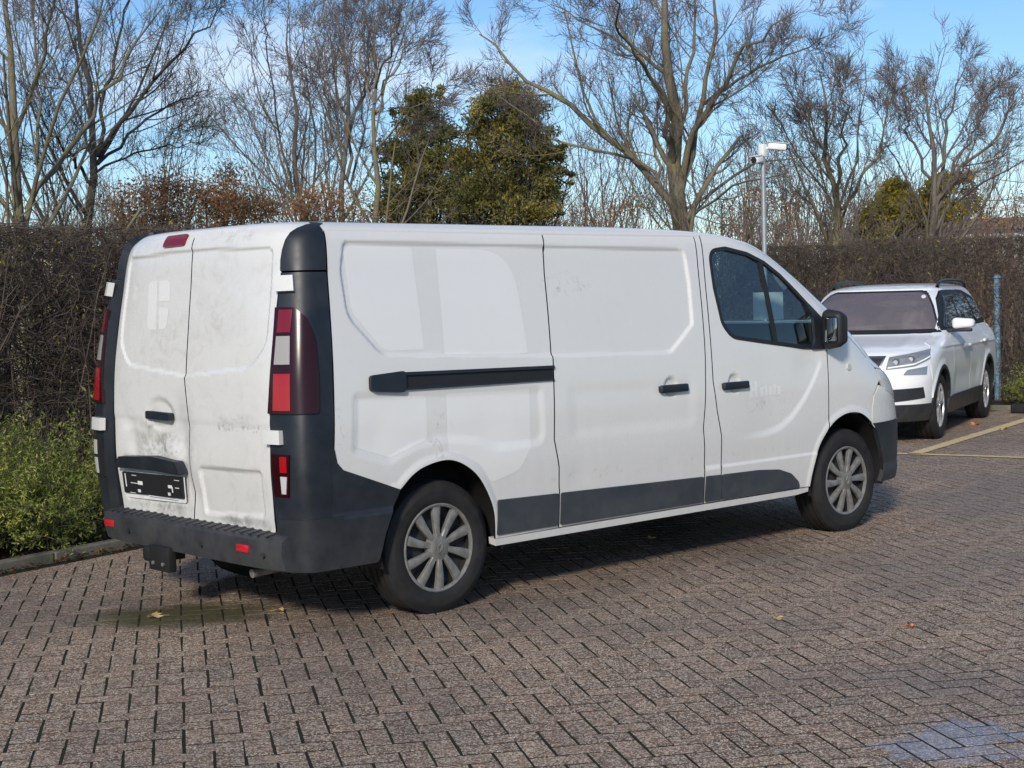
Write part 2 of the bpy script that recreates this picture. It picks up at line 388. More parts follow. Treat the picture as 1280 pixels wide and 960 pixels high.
def brick_mat():
    b = NB('grey_purple_paving_brick'); pos = b.n('ShaderNodeNewGeometry').outputs['Position']
    at = b.n('ShaderNodeAttribute'); at.attribute_name = 'tint'; tint = at.outputs['Fac']
    g1 = b.noise(150, 3, .75, vec=pos); g2 = b.noise(420, 2, .6, vec=pos); big = b.noise(.55, 5, .6, vec=pos); mid = b.noise(9, 4, .6, vec=pos)
    c = b.ramp(tint, [(.0, (.138, .086, .058)), (.3, (.190, .114, .074)), (.6, (.228, .138, .089)), (.8, (.255, .163, .108)), (1, (.175, .118, .083))])
    def grains(scale, lo, hi, seed):
        v = b.n('ShaderNodeTexVoronoi'); v.inputs['Scale'].default_value = scale; mpp = b.n('ShaderNodeMapping'); mpp.inputs['Location'].default_value = (seed, seed*.7, 0); b.l(pos, mpp.inputs['Vector']); b.l(mpp.outputs[0], v.inputs['Vector'])
        return b.ramp(b.xyz(v.outputs['Color'])[0], [(lo, 0), (hi, 1)])
    c = b.mix(b.math('MULTIPLY', grains(95, .60, .75, 0), .72), c, (.050, .036, .031))
    c = b.mix(b.math('MULTIPLY', grains(120, .72, .82, 3.3), .72), c, (.56, .44, .32))
    c = b.mix(b.math('MULTIPLY', grains(210, .84, .90, 7.1), .85), c, (.76, .67, .54))
    c = b.mix(b.math('MULTIPLY', b.ramp(mid, [(.4, 0), (.7, 1)]), .25), c, (.10, .095, .075))
    # damp, slightly darker areas where the paving has not dried
    damp = b.ramp(big, [(.42, 0), (.62, 1)]); c = b.mix(b.math('MULTIPLY', damp, .40), c, (.085, .075, .075))
    wet = wet_mask(b, pos); c = b.mix(b.math('MULTIPLY', wet, .78), c, (.05, .052, .018))
    # splash of blue paint on a few bricks
    sp = b.xyz(pos); bx = b.math('SUBTRACT', sp[0], -.25); by = b.math('SUBTRACT', sp[1], -4.02)
    rr = b.math('SQRT', b.math('ADD', b.math('POWER', b.math('DIVIDE', bx, .50), 2), b.math('POWER', b.math('DIVIDE', by, .30), 2)))
    rr = b.math('ADD', rr, b.math('MULTIPLY', b.math('SUBTRACT', b.noise(5, 6, .7, vec=pos, loc=(2, 1, 0)), .5), 2.2))
    blue = b.math('MULTIPLY', b.ramp(rr, [(.45, 1), (.75, 0)]), b.ramp(g1, [(.3, .45), (.6, 1)])); c = b.mix(b.math('MULTIPLY', blue, .50), c, (.24, .33, .47))
    b.base(c)
    rgh = b.math('SUBTRACT', b.math('SUBTRACT', .80, b.math('MULTIPLY', damp, .22)), b.math('MULTIPLY', wet, .26)); b.rough(b.math('ADD', rgh, b.math('MULTIPLY', b.math('SUBTRACT', g1, .5), .3), clamp=True))
    b.set(spec=.42); b.bump(b.math('ADD', g1, b.math('MULTIPLY', g2, .5)), .55, .004); return b.m
def joint_mat():
    b = NB('mossy_joint_sand').set(rough=.95, spec=.15); pos = b.n('ShaderNodeNewGeometry').outputs['Position']
    n = b.noise(2.2, 5, .65, vec=pos); f = b.noise(120, 3, .7, vec=pos)
    c = b.mix(b.ramp(n, [(.42, 0), (.62, 1)]), (.019, .016, .014), (.022, .027, .010)); c = b.mix(b.ramp(f, [(.4, 0), (.8, .6)]), c, (.045, .038, .032))
    b.base(c); b.bump(f, .6, .006); return b.m
M['brick'] = brick_mat(); M['joint'] = joint_mat()
corners = [site(-30, KERB_V, -.0014), site(-30, -45, -.0014), site(KERB_U, -45, -.0014), site(KERB_U, KERB_V, -.0014)]
pave = mesh_np('pavement', np.array(corners), [(0, 1, 2, 3)], M['joint'], smooth=False); tag(pave, kind='structure')
UB = .1055; BX = np.array([math.cos(math.radians(-30)), math.sin(math.radians(-30))]); BY = np.array([-BX[1], BX[0]])
def brick_verts(L, W, ch=.0006, h=.045):
    a, c = L/2, W/2
    return np.array([(s*(a-ch), t*(c-ch), 0) for s, t in ((-1, -1), (1, -1), (1, 1), (-1, 1))]+[(s*a, t*c, -ch*.8) for s, t in ((-1, -1), (1, -1), (1, 1), (-1, 1))]+[(s*a, t*c, -h) for s, t in ((-1, -1), (1, -1), (1, 1), (-1, 1))])
BF = np.array([(0, 1, 2, 3)]+[(k+4, (k+1) % 4+4, (k+1) % 4, k) for k in range(4)]+[(k+8, (k+1) % 4+8, (k+1) % 4+4, k+4) for k in range(4)])
def lay_bricks():
    ii, jj = np.meshgrid(np.arange(-230, 330), np.arange(-260, 300), indexing='ij'); i, j = ii.ravel(), jj.ravel(); k = (i-j) % 4
    cH = np.stack([i+1.0, j+.5], 1)[k == 0]; cV = np.stack([i+.5, j+1.0], 1)[k == 3]
    C = np.concatenate([cH, cV])*UB; vert = np.r_[np.zeros(len(cH), bool), np.ones(len(cV), bool)]
    Wd = C[:, :1]*BX+C[:, 1:]*BY+np.array([.013, .021])
    su, sv = Wd@E1, Wd@E2
    d = np.c_[Wd, np.zeros(len(Wd))]-CAM_POS; D = d@CF; D_ = np.maximum(D, .1); px = 640+FPX*(d@CR)/D_; py = 480-FPX*(d@CU)/D_
    ok = (D > 3) & (px > -350) & (px < 1630) & (py < 1200) & (sv < KERB_V-.26) & (su < KERB_U-.1)
    Wd, vert, px, py, D = Wd[ok], vert[ok], px[ok], py[ok], D[ok]
    hole = np.argmin(np.hypot(px-1040, py-950)+1e4*vert); keep = np.ones(len(Wd), bool); keep[hole] = False
    Wd, vert, px, py, D = Wd[keep], vert[keep], px[keep], py[keep], D[keep]
    n = len(Wd); ang = np.where(vert, math.radians(60), math.radians(-30))+RNG.normal(0, .008, n); dz = np.clip(RNG.normal(0, .0003, n), -.0004, .0006); tint = RNG.random(n)
    tx, ty = RNG.normal(0, .0016, n), RNG.normal(0, .0016, n); Wd = Wd+RNG.normal(0, .0011, Wd.shape)
    vis = (px > 5) & (px < 1275) & (py < 955); score = np.where(vis, -D, -1e9); order = np.argsort(-score); near = order[:300]; far = order[300:]
    def tint_attr(me, v):
        a = me.attributes.new('tint', 'FLOAT', 'POINT'); a.data.foreach_set('value', np.asarray(v, dtype=np.float32))
    meshes = []
    for q in range(28):
        wide, slim = .0095+random.random()*.003, .0105+random.random()*.003
        V = brick_verts(2*UB-(wide if q < 14 else slim), UB-(slim if q < 14 else wide)); V = V+RNG.normal(0, 1, V.shape)*[.0010, .0010, .0001]
        me = bpy.data.meshes.new('brick'); me.from_pydata(V.tolist(), [], BF.tolist()); me.materials.append(M['brick']); tint_attr(me, np.full(12, (q % 14+.5)/14)); meshes.append(me)
    for q in near:
        o = bpy.data.objects.new('brick', meshes[random.randrange(14)+(14 if vert[q] else 0)]); COL.objects.link(o); o.parent = pave
        o.location = (Wd[q, 0], Wd[q, 1], dz[q]); o.rotation_euler = (tx[q], ty[q], ang[q])
    m_ = len(far); V = np.where(vert[far][:, None, None], brick_verts(2*UB-.0118, UB-.0110)[None], brick_verts(2*UB-.0110, UB-.0118)[None]).copy(); V += RNG.normal(0, 1, V.shape)*[.0009, .0009, .0001]
    V[:, :, 2] += tx[far][:, None]*V[:, :, 1]-ty[far][:, None]*V[:, :, 0]
    c, s = np.cos(ang[far])[:, None], np.sin(ang[far])[:, None]
    P = np.stack([c*V[:, :, 0]-s*V[:, :, 1]+Wd[far, 0:1], s*V[:, :, 0]+c*V[:, :, 1]+Wd[far, 1:2], V[:, :, 2]+dz[far][:, None]], -1).reshape(-1, 3)
    F = (BF[None]+(np.arange(m_)*12)[:, None, None]).reshape(-1, 4)
    o = mesh_np('brick_field', P, F, M['brick'], pave, smooth=False); tint_attr(o.data, np.repeat(tint[far], 12)); tag(o, kind='stuff')
    # edging course along the kerb
    for q in range(64):
        o = bpy.data.objects.new('edging_brick', meshes[random.randrange(14)]); COL.objects.link(o); o.parent = pave
        p = site(-5.0+q*2*UB, KERB_V-.20, random.gauss(0, .0003)); o.location = p; o.rotation_euler = (0, 0, TH+random.gauss(0, .006))
    return n
NBRICK = lay_bricks()
def concrete(name, base, moss=.5):
    b = NB(name).set(rough=.9, spec=.2); n = b.noise(4, 6, .65); f = b.noise(60, 4, .7)
    c = b.mix(b.ramp(n, [(.4, 0), (.65, moss)]), base, (.045, .05, .022)); c = b.mix(b.ramp(f, [(.45, 0), (.8, .6)]), c, tuple(k*.45 for k in base)); b.base(c); b.bump(f, .5, .006); return b.m
M['kerb'] = concrete('mossy_concrete_kerb', (.19, .18, .155))
kerb = empty('kerb'); tag(kerb, kind='structure')
def kerb_run(f, n, rz):
    bm = bmesh.new(); add_box(bm, (0, 0, 0), (.992, .085, .20), None, .008, 2); me = bpy.data.meshes.new('kerb_stone'); bm.to_mesh(me); bm.free(); me.materials.append(M['kerb'])
    for k in range(n):
        o = bpy.data.objects.new('kerb_stone', me); COL.objects.link(o); o.parent = kerb; p = f(k); o.location = (p[0], p[1], -.035+random.gauss(0, .004)); o.rotation_euler = (random.gauss(0, .012), random.gauss(0, .004), rz+random.gauss(0, .004))
kerb_run(lambda k: site(-6.5+k, KERB_V), 20, TH)
kerb_run(lambda k: site(KERB_U+.02, KERB_V-.6-k), 14, TH+PI/2)
def soil():
    b = NB('planting_soil').set(rough=.95, spec=.1); n = b.noise(9, 7, .7); f = b.noise(70, 4, .7)
    c = b.mix(b.ramp(n, [(.35, 0), (.7, 1)]), (.030, .020, .014), (.075, .045, .028)); b.base(b.mix(b.ramp(f, [(.5, 0), (.8, .5)]), c, (.12, .075, .045))); b.bump(f, .8, .03); return b.m
M['soil'] = soil()
tag(mesh_np('planting_bed', np.array([site(-9, KERB_V+.03, .02), site(KERB_U+3, KERB_V+.03, .02), site(KERB_U+3, KERB_V+4, .02), site(-9, KERB_V+4, .02)]), [(0, 1, 2, 3)], M['soil'], smooth=False), kind='structure')
tag(mesh_np('planting_bed', np.array([site(KERB_U+.05, -14, .022), site(KERB_U+4, -14, .022), site(KERB_U+4, KERB_V+.1, .022), site(KERB_U+.05, KERB_V+.1, .022)]), [(0, 1, 2, 3)], M['soil'], smooth=False), kind='structure')
def line_mat():
    b = NB('worn_yellow_road_paint').set(rough=.7); n = b.noise(30, 5, .7); b.base(b.ramp(n, [(.3, (.42, .33, .18)), (.55, (.64, .50, .26)), (.8, (.70, .60, .40))])); return b.m
M['line'] = line_mat()
def painted(p0, p1, w, label):
    p0, p1 = np.array(p0, float), np.array(p1, float); d = (p1-p0)/np.linalg.norm(p1-p0); q = np.array([-d[1], d[0]]); n = int(np.linalg.norm(p1-p0)/.06); V = []
    for k in range(n+1):
        c = p0+(p1-p0)*k/n
        for s in (-1, 1): e = c+q*s*(w/2+random.uniform(-.007, .007)); V.append((e[0], e[1], .0065))
    F = [(2*k, 2*k+1, 2*k+3, 2*k+2) for k in range(n)]
    o = mesh_np('painted_line', np.array(V), F, M['line'], smooth=False); tag(o, label, 'road marking'); return o
g = on_ground(1142, 568)[:2]
painted(g, g+E1*5.6, .135, 'yellow painted bay line running back beside the SUV')
painted(g+E2*3.0, g-E2*7.5, .11, 'thin yellow painted line crossing in front of the parking bay')
# ------------------------------------------------------------------ the white cargo van
def paint_mat(name, col, dirt=1.0):
    b = NB(name).set(spec=.5, coat=.35, coatr=.08)
    X, Y, Z = b.xyz()
    big = b.noise(1.7, 6, .6); fine = b.noise(26, 6, .7); streak = b.noise(5, 5, .65, mapscale=(3.5, 3.5, .55))
    low = b.math('SMOOTH_MIN', b.math('MULTIPLY', b.math('SUBTRACT', .95, Z), 1.25), 1.0, .2)
    low = b.math('MAXIMUM', low, 0.0)
    g = b.math('MULTIPLY', b.ramp(fine, [(.35, 0), (.75, 1)]), b.ramp(streak, [(.35, .15), (.8, 1)]))
    grime = b.math('ADD', b.math('MULTIPLY', b.math('MULTIPLY', low, b.ramp(streak, [(.2, .35), (.8, 1)])), .30*dirt), b.math('MULTIPLY', g, .10*dirt), clamp=True)
    rear = b.math('MULTIPLY', b.math('LESS_THAN', X, -.78), b.math('MULTIPLY', b.ramp(b.noise(7, 7, .75, dist=.6), [(.5, 0), (.78, 1)]), .34*dirt))
    grime = b.math('ADD', grime, rear, clamp=True)
    c = b.mix(b.ramp(big, [(.3, 0), (.7, 1)]), tuple(k*.965 for k in col), col)
    c = b.mix(grime, c, (.33, .30, .25))
    # scuffs: thin dark scratches where the paint has been rubbed
    sc = b.ramp(b.noise(9, 9, .8, dist=2.0, mapscale=(1.2, 1.2, 3.0), loc=(3.1, 0, .7)), [(.655, 0), (.70, 1)])
    c = b.mix(b.math('MULTIPLY', sc, .28*dirt), c, (.16, .15, .15))
    # dark rubbed scuffs and black road film where the doors have been knocked and stepped over
    nz = b.noise(16, 8, .78, dist=1.2); nz2 = b.noise(5, 6, .7, dist=1.5, mapscale=(1, 1, 1.7), loc=(0, 2.2, 0))
    def blob(cy, cz, ry, rz, lim):
        e = b.math('ADD', b.math('POWER', b.math('DIVIDE', b.math('SUBTRACT', Y, cy), ry), 2), b.math('POWER', b.math('DIVIDE', b.math('SUBTRACT', Z, cz), rz), 2))
        return b.math('MULTIPLY', b.math('SUBTRACT', 1.0, e, clamp=True), lim)
    bl = blob(.25, .86, .34, .10, 1.0)
    for a_ in ((.36, .97, .14, .10, .6), (.32, .545, .36, .07, .9), (-.50, .525, .28, .05, 1.0), (-.38, 1.93, .25, .05, .45), (.2, 1.40, .32, .2, .30), (-.25, 1.52, .28, .16, .25), (-.50, 1.03, .22, .05, .30)): bl = b.math('MAXIMUM', bl, blob(*a_))
    bl = b.math('MULTIPLY', bl, b.math('LESS_THAN', X, -.70)); bl = b.math('MULTIPLY', bl, b.ramp(b.math('ADD', b.math('MULTIPLY', nz, .5), b.math('MULTIPLY', nz2, .5)), [(.46, 0), (.60, 1)]))
    c = b.mix(b.math('MULTIPLY', bl, .75*dirt), c, (.10, .095, .085))
    def blobx(cx, cz, rx, rz, lim):
        e = b.math('ADD', b.math('POWER', b.math('DIVIDE', b.math('SUBTRACT', X, cx), rx), 2), b.math('POWER', b.math('DIVIDE', b.math('SUBTRACT', Z, cz), rz), 2))
        return b.math('MULTIPLY', b.math('SUBTRACT', 1.0, e, clamp=True), lim)
    bx_ = blobx(-.02, .90, .10, .16, .8)
    for a_ in ((.98, 1.66, .22, .10, .7), (2.60, .93, .30, .12, .5), (-.66, .90, .06, .22, .9), (1.7, .62, 1.6, .05, .35), (.6, 1.62, .1, .1, .4)): bx_ = b.math('MAXIMUM', bx_, blobx(*a_))
    bx_ = b.math('MULTIPLY', bx_, b.math('GREATER_THAN', X, -.70)); bx_ = b.math('MULTIPLY', bx_, b.ramp(nz, [(.54, 0), (.63, 1)]))
    c = b.mix(b.math('MULTIPLY', bx_, .6*dirt), c, (.13, .12, .11))
    b.base(c); b.rough(b.math('ADD', b.math('MULTIPLY', grime, .5), .25, clamp=True))
    b.bump(b.noise(3.2, 2), .02, .02)
    return b.m
WHITE = (.655, .655, .635)
M['paint'] = paint_mat('van_white_paint', WHITE)
M['paint_clean'] = paint_mat('van_paint_under_old_lettering', (.72, .722, .705), .3)
def plastic(name, base, rough=.5, dust=.18):
    b = NB(name).set(spec=.45)
    f = b.noise(6, 6, .7); X, Y, Z = b.xyz()
    c = b.mix(b.math('MULTIPLY', b.ramp(f, [(.35, 0), (.75, 1)]), dust), base, (.20, .19, .17))
    low = b.math('MULTIPLY', b.math('SUBTRACT', .7, Z, clamp=True), 1.2, clamp=True)
    c = b.mix(b.math('MULTIPLY', low, b.ramp(b.noise(14, 6, .7), [(.3, .1), (.8, .55)])), c, (.15, .14, .13))
    b.base(c); b.rough(b.ramp(f, [(.3, rough-.06), (.7, min(1, rough+.12))])); b.bump(b.noise(420, 2), .12, .001)
    return b.m
M['trim'] = plastic('charcoal_plastic', (.008, .012, .019), .43, .07)
M['trim_old'] = plastic('worn_charcoal_plastic', (.015, .019, .025), .5, .18)
M['clad'] = plastic('grey_blue_side_cladding', (.022, .031, .042), .46, .15)
M['black'] = simple('matt_black', (.010, .010, .011), .6)
M['gap'] = simple('dark_void', (.004, .004, .005), .9)
M['seal_and_seam_shade'] = simple('black_seal_and_gap_shade', (.008, .009, .010), .5)  # window seals, and painted shade inside the panel gaps
def rubber():
    b = NB('tyre_rubber').set(spec=.35)
    f = b.noise(12, 6, .7); b.base(b.ramp(f, [(.3, (.009, .009, .010)), (.75, (.024, .023, .022))])); b.rough(b.ramp(f, [(.3, .62), (.7, .85)]))
    b.bump(b.noise(160, 3), .25, .002); return b.m
M['tyre'] = rubber()
M['hub'] = simple('dull_silver_hubcap', (.20, .195, .185), .45, .3, 22, metal=.3)
M['steel'] = simple('dark_steel_wheel', (.020, .020, .022), .55)
M['chrome'] = simple('worn_chrome', (.55, .55, .56), .22, .1, metal=1.0)
def lens(name, col, rough=.08, col2=None):
    b = NB(name).set(rough=rough+.1, spec=.5, coat=.25, coatr=.05)
    w = b.n('ShaderNodeTexWave', wave_type='BANDS', bands_direction='Z'); w.inputs['Scale'].default_value = 60; w.inputs['Distortion'].default_value = .3
    b.l(b.coord(), w.inputs['Vector'])
    b.base(b.mix(w.outputs['Fac'], tuple(c*.9 for c in col), col2 or tuple(min(1, c*1.1) for c in col))); return b.m
M['red'] = lens('red_lens', (.34, .004, .010)); M['red_dark'] = NB('dark_red_lens').set(base=(.020, .0015, .004), rough=.22, spec=.35).m
M['red_mid'] = lens('deep_red_lens', (.17, .004, .012)); M['clear_dim'] = lens('grey_clear_lens', (.33, .31, .30)); M['red_bright'] = lens('bright_red_lens', (.50, .012, .02)); M['clear'] = lens('clear_lens', (.50, .50, .49))
def glass(name, tint=(.55, .68, .68), rough=0.0, trans=.7, refl=2.0, film=0.0):
    b = NB(name); nt = b.nt
    g = b.n('ShaderNodeBsdfGlossy'); g.inputs['Roughness'].default_value = rough; g.inputs['Color'].default_value = (.95, .97, 1, 1)
    t = b.n('ShaderNodeBsdfTransparent'); t.inputs['Color'].default_value = (*[c*trans for c in tint], 1)
    f = b.n('ShaderNodeLayerWeight'); f.inputs['Blend'].default_value = .5; fr = b.math('MULTIPLY_ADD', b.math('POWER', f.outputs['Facing'], 4.0), .9, .05)
    mx = b.n('ShaderNodeMixShader'); b.l(b.math('MULTIPLY_ADD', fr, refl, .02, clamp=True), mx.inputs[0]); b.l(g.outputs[0], mx.inputs[2])
    if film:      # mauve-grey layer painting a hazy reflection into the glass
        d = b.n('ShaderNodeBsdfDiffuse'); d.inputs['Color'].default_value = (.34, .29, .30, 1); m2 = b.n('ShaderNodeMixShader'); m2.inputs[0].default_value = film; b.l(t.outputs[0], m2.inputs[1]); b.l(d.outputs[0], m2.inputs[2]); b.l(m2.outputs[0], mx.inputs[1])
    else: b.l(t.outputs[0], mx.inputs[1])
    b.l(mx.outputs[0], b.out.inputs[0]); nt.nodes.remove(b.bsdf); return b.m
M['glass'] = glass('tinted_side_glass', (.74, .90, .90), .0, .92, 1.3)
M['mirror'] = NB('mirror_silver').set(base=(.30, .32, .33), metal=1.0, rough=.08).m
M['paper'] = simple('white_paper', (.75, .75, .72), .7)
M['interior'] = simple('dark_cab_trim', (.05, .054, .06), .7)
M['fabric'] = simple('grey_seat_cloth', (.09, .10, .11), .9, .25, 40)
M['ink'] = simple('adhesive_residue', (.50, .49, .47), .6, .3, 60)
M['printwhite'] = simple('white_print', (.70, .70, .69), .5)

van = empty('cargo_van')
tag(van, 'dented white cargo van with charcoal trim parked on the brick paving', 'van')
def S_side(x, z): return x, -VAN.Y(x, z), z
def S_rear(y, z): return VAN.rx(y, z), y, z
ZT = 1.945
# --- pressed panels
UP = rounded([(-.50, 1.895), (1.99, 1.865), (1.99, 1.66), (1.965, 1.41), (1.74, 1.25), (.8, 1.272), (-.36, 1.325), (-.54, 1.52), (-.545, 1.75)], [.05, .07, .3, .06, .12, 0, .12, .16, .2], 6)
LOW = rounded([(-.56, 1.165), (.70, 1.13), (.70, .80), (.34, .80), (.22, .845), (-.02, .875), (-.20, .85), (-.36, .79), (-.59, .86)], [.05, .05, .1, .08, .1, .2, .1, .06, .05], 5)
SLOW = rounded([(.86, 1.14), (1.94, 1.12), (1.92, .80), (.86, .80)], .09, 5)
DCR = smooth_line([(3.16, 1.12), (3.04, .98), (2.92, .865), (2.77, .765), (2.57, .71), (2.16, .70)])
ARCH_R = smooth_line([(-.33, .66), (-.30, .665), (-.23, .723), (-.15, .762), (-.03, .784), (.06, .773), (.15, .728), (.22, .665), (.28, .573), (.318, .48), (.335, .34)], 4)
ARCH_F = smooth_line([(3.03, .345), (3.045, .43), (3.09, .56), (3.14, .64), (3.24, .73), (3.35, .777), (3.46, .79), (3.57, .772), (3.67, .716), (3.745, .651), (3.82, .515), (3.868, .418), (3.86, .33)], 4)
def D_side(x, z):
    x = np.asarray(x, float); z = np.asarray(z, float); sh = np.broadcast(x, z).shape
    Q = np.stack([np.broadcast_to(x, sh).ravel(), np.broadcast_to(z, sh).ravel()], 1)
    d = -.013*(1-sstep(sdf(Q, UP), -.020, .004))
    d -= .007*(1-sstep(sdf(Q, LOW), -.05, .006)); d -= .004*(1-sstep(sdf(Q, SLOW), -.09, .01))
    # crease sweeping across the front door
    w = sstep(Q[:, 0], 2.2, 2.7); cl = np.array(DCR); zc = np.interp(-Q[:, 0], -cl[:, 0], cl[:, 1]); dd = (Q[:, 1]-zc)*.75
    d -= w*(1-sstep(Q[:, 0], 3.1, 3.24))*.009*sstep(dd, -.008, .03)*(1-sstep(dd, .10, .42))
    d += .003*(1-sstep(Q[:, 1], .556, .561))*sstep(Q[:, 0], .34, .40)
    for hx, hz in ((1.715, 1.058), (2.285, 1.048)):
        r = np.hypot(Q[:, 0]-hx, (Q[:, 1]-hz)); d -= .016*(1-sstep(r, .035, .066))
    da = np.minimum(dist_poly(Q, ARCH_R, False), dist_poly(Q, ARCH_F, False)); d += .007*(1-sstep(da, .012, .05))
    # fluted bead along the front edge of the cargo side, door-edge bead
    d += .0011*np.sin(2.3*Q[:, 0]+1.3*Q[:, 1])*np.sin(3.1*Q[:, 1]+.4)+.0007*np.sin(5.3*Q[:, 0]-2*Q[:, 1])
    # parking knocks
    for kx, kz, kr, kd in ((.30, .93, .14, .004), (2.62, 1.14, .16, .004), (3.02, 1.12, .10, .003), (.95, .62, .10, .003), (-.42, .95, .10, .004)):
        d -= kd*np.exp(-((Q[:, 0]-kx)**2+(Q[:, 1]-kz)**2)/kr**2)
    return d.reshape(sh)
SL_REAR = [(.85, ZT-.008), (.822, 1.73), (.80, 1.43), (.79, 1.285), (.79, 1.262), (.768, 1.0), (.757, .83), (.772, .76), (.79, .68), (.80, .345)]
SL_FRONT = [(2.10, ZT-.008), (2.08, 1.76), (2.035, 1.22), (1.998, .92), (1.977, .80), (1.988, .69), (2.0, .345)]
FD_REAR = [(2.155, ZT), (2.122, 1.64), (2.102, 1.39), (2.085, 1.07), (2.108, .89), (2.142, .74), (2.15, .345)]
PILLAR = [(-.595, ZT), (-.622, 1.72), (-.652, 1.34), (-.672, 1.09), (-.688, .90), (-.675, .83), (-.64, .79)]
ROOFL = smooth_line([(2.155, ZT), (2.36, 1.938), (2.56, 1.905), (2.72, 1.852), (2.87, 1.772), (3.02, 1.668), (3.17, 1.557), (3.32, 1.432), (3.40, 1.372)], 5)
WIN = rounded([(2.195, 1.855), (2.36, 1.872), (2.56, 1.838), (2.72, 1.782), (2.86, 1.702), (3.0, 1.592), (3.14, 1.475), (3.235, 1.39), (3.205, 1.225), (2.98, 1.232), (2.30, 1.318), (2.22, 1.40), (2.19, 1.62)], [.10, .1, .1, .1, .1, .1, .1, .03, .02, .1, .14, .14, .1], 7)
for mir in (False, True):
    fine = 1.0 if not mir else 2.4
    kw = dict(mirror=mir, disp=D_side, rim=M['seal_and_seam_shade'])  # rim: white edge returns coloured black as shade in the shut lines
    q = patch('side_panel', S_side, PILLAR+ARCH_R[4:]+[(.80, .345)]+SL_REAR[::-1][1:], M['paint'], van, res=fine*.0125, gap=.0042, **kw)
    tag(q, 'white cargo side panel with ghosts of removed lettering' if not mir else 'far white cargo side panel')
    sdoor = patch('sliding_door', S_side, SL_REAR+SL_FRONT[::-1], M['paint'], van, res=fine*.0125, gap=.0042, **kw)
    patch('door_pillar', S_side, SL_FRONT+FD_REAR[::-1], M['paint'], van, res=fine*.02, gap=.004, **kw)
    arch_b = [p for p in ARCH_F if p[0] < 3.205]
    FENS = [(3.245, 1.352), (3.232, 1.21), (3.215, .94), (3.205, .71)]
    fdoor = patch('front_door', S_side, FD_REAR[::-1]+[p for p in ROOFL[1:] if p[0] < 3.26]+[(3.30, 1.44), (3.31, 1.40)]+FENS+arch_b[::-1], M['paint'], van, holes=[WIN], res=fine*.0135, gap=.0042, **kw)
    # fender up to bonnet, headlamp and bumper
    arch_f = [p for p in ARCH_F if p[0] >= 3.205 and p[1] > .66]
    fen = patch('fender', S_side, FENS[::-1]+[(3.31, 1.40), (3.36, 1.395), (3.46, 1.33), (3.62, 1.225), (3.74, 1.135), (3.82, 1.06), (3.84, .985), (3.803, .955), (3.731, .888), (3.70, .80), (3.69, .705)]+arch_f[::-1], M['paint'], van, res=fine*.016, gap=.004, **kw)
    # dark cladding along the sill
    for prt, poly in ((q, [(.345, .548), (.783, .538), (.79, .362), (.345, .362)]), (sdoor, [(.803, .538), (1.978, .512), (1.985, .358), (.808, .362)]),
                      (fdoor, [(2.155, .508), (2.50, .503), (2.70, .488), (2.82, .452), (2.90, .395), (2.925, .352), (2.155, .355)])):
        patch('side_cladding', S_side, rounded(poly, .012, 3), M['clad'], prt, res=.03, off=.013, skirt=.014, mirror=mir)
    patch('pillar_cladding', S_side, rounded([(2.004, .512), (2.145, .508), (2.145, .356), (2.006, .358)], .008, 3), M['clad'], q, res=.03, off=.013, skirt=.014, mirror=mir)
    patch('sill', S_side, [(.337, .342), (3.02, .342), (3.02, .316), (2.9, .305), (.345, .305)], M['paint'], van, res=.03, off=.006, skirt=.05, mirror=mir)
    # window of the front door
    wg = patch('window', S_side, inset(resample(WIN, .02), .0), M['glass'], fdoor, res=.04, off=-.010, skirt=0, mirror=mir, bres=.02)
    rim = np.array(WIN)
    patch('window_seal', S_side, inset(resample(rim, .02), -.004), M['seal_and_seam_shade'], fdoor, holes=[inset(resample(rim, .02), .020)], res=.05, bres=.02, off=.0025, skirt=.016, mirror=mir)
    patch('window_divider', S_side, [(2.662, 1.795), (2.694, 1.785), (2.735, 1.272), (2.703, 1.276)], M['seal_and_seam_shade'], fdoor, res=.03, off=.002, skirt=.014, mirror=mir)
    patch('mirror_sail', S_side, rounded([(3.045, 1.545), (3.225, 1.405), (3.215, 1.215), (3.06, 1.222), (3.105, 1.27), (3.115, 1.42)], [.02, .02, .02, .01, .03, .04], 4), M['trim'], fdoor, res=.03, off=.012, skirt=.02, mirror=mir)
    ys = -1 if not mir else 1
    # handles: flat dark paddle bridging the dished recess
    def handle(px, pz, parent, L=.235):
        bm = bmesh.new(); yy = ys*(float(VAN.Y(np.array(px), np.array(pz)))+.016)
        add_box(bm, (px, yy, pz), (L, .026, .046), None, .010, 3)
        add_box(bm, (px+L*.42, yy-ys*.012, pz), (.03, .03, .036), None, .004)
        add_box(bm, (px-L*.42, yy-ys*.012, pz), (.03, .03, .036), None, .004)
        bm_obj('handle', bm, M['trim'], parent, angle=40)
    handle(1.72, 1.050, sdoor); handle(2.275, 1.036, fdoor)
    bm = bmesh.new(); yy = float(VAN.Y(np.array(3.45), np.array(1.09))); add_cyl(bm, (3.45, ys*(yy-.01), 1.09), (3.45, ys*(yy+.010), 1.09), .026, .021, 20); bm_obj('indicator', bm, M['clear'], fen, angle=40)
    # black strips behind the shut lines, painting shade into the gaps
    for sn, L_ in (('door_seam_shade', SL_REAR), ('door_seam_shade', SL_FRONT), ('door_seam_shade', FD_REAR), ('fender_seam_shade', FENS)):
        patch(sn, S_side, [(x-.018, z) for x, z in L_]+[(x+.018, z) for x, z in L_[::-1]], M['seal_and_seam_shade'], van, res=.05, bres=.05, off=-.016, disp=D_side, skirt=0, mirror=mir)
    # slide rail with its end cover
    rl = patch('slide_rail', S_side, [(-.245, 1.237), (.783, 1.222), (.776, 1.150), (-.245, 1.156)], M['black'], van, res=.04, off=.003, skirt=.01, mirror=mir)
    patch('rail_lip', S_side, [(-.245, 1.241), (.784, 1.226), (.784, 1.210), (-.245, 1.225)], M['trim'], rl, res=.04, off=.015, skirt=.014, mirror=mir)
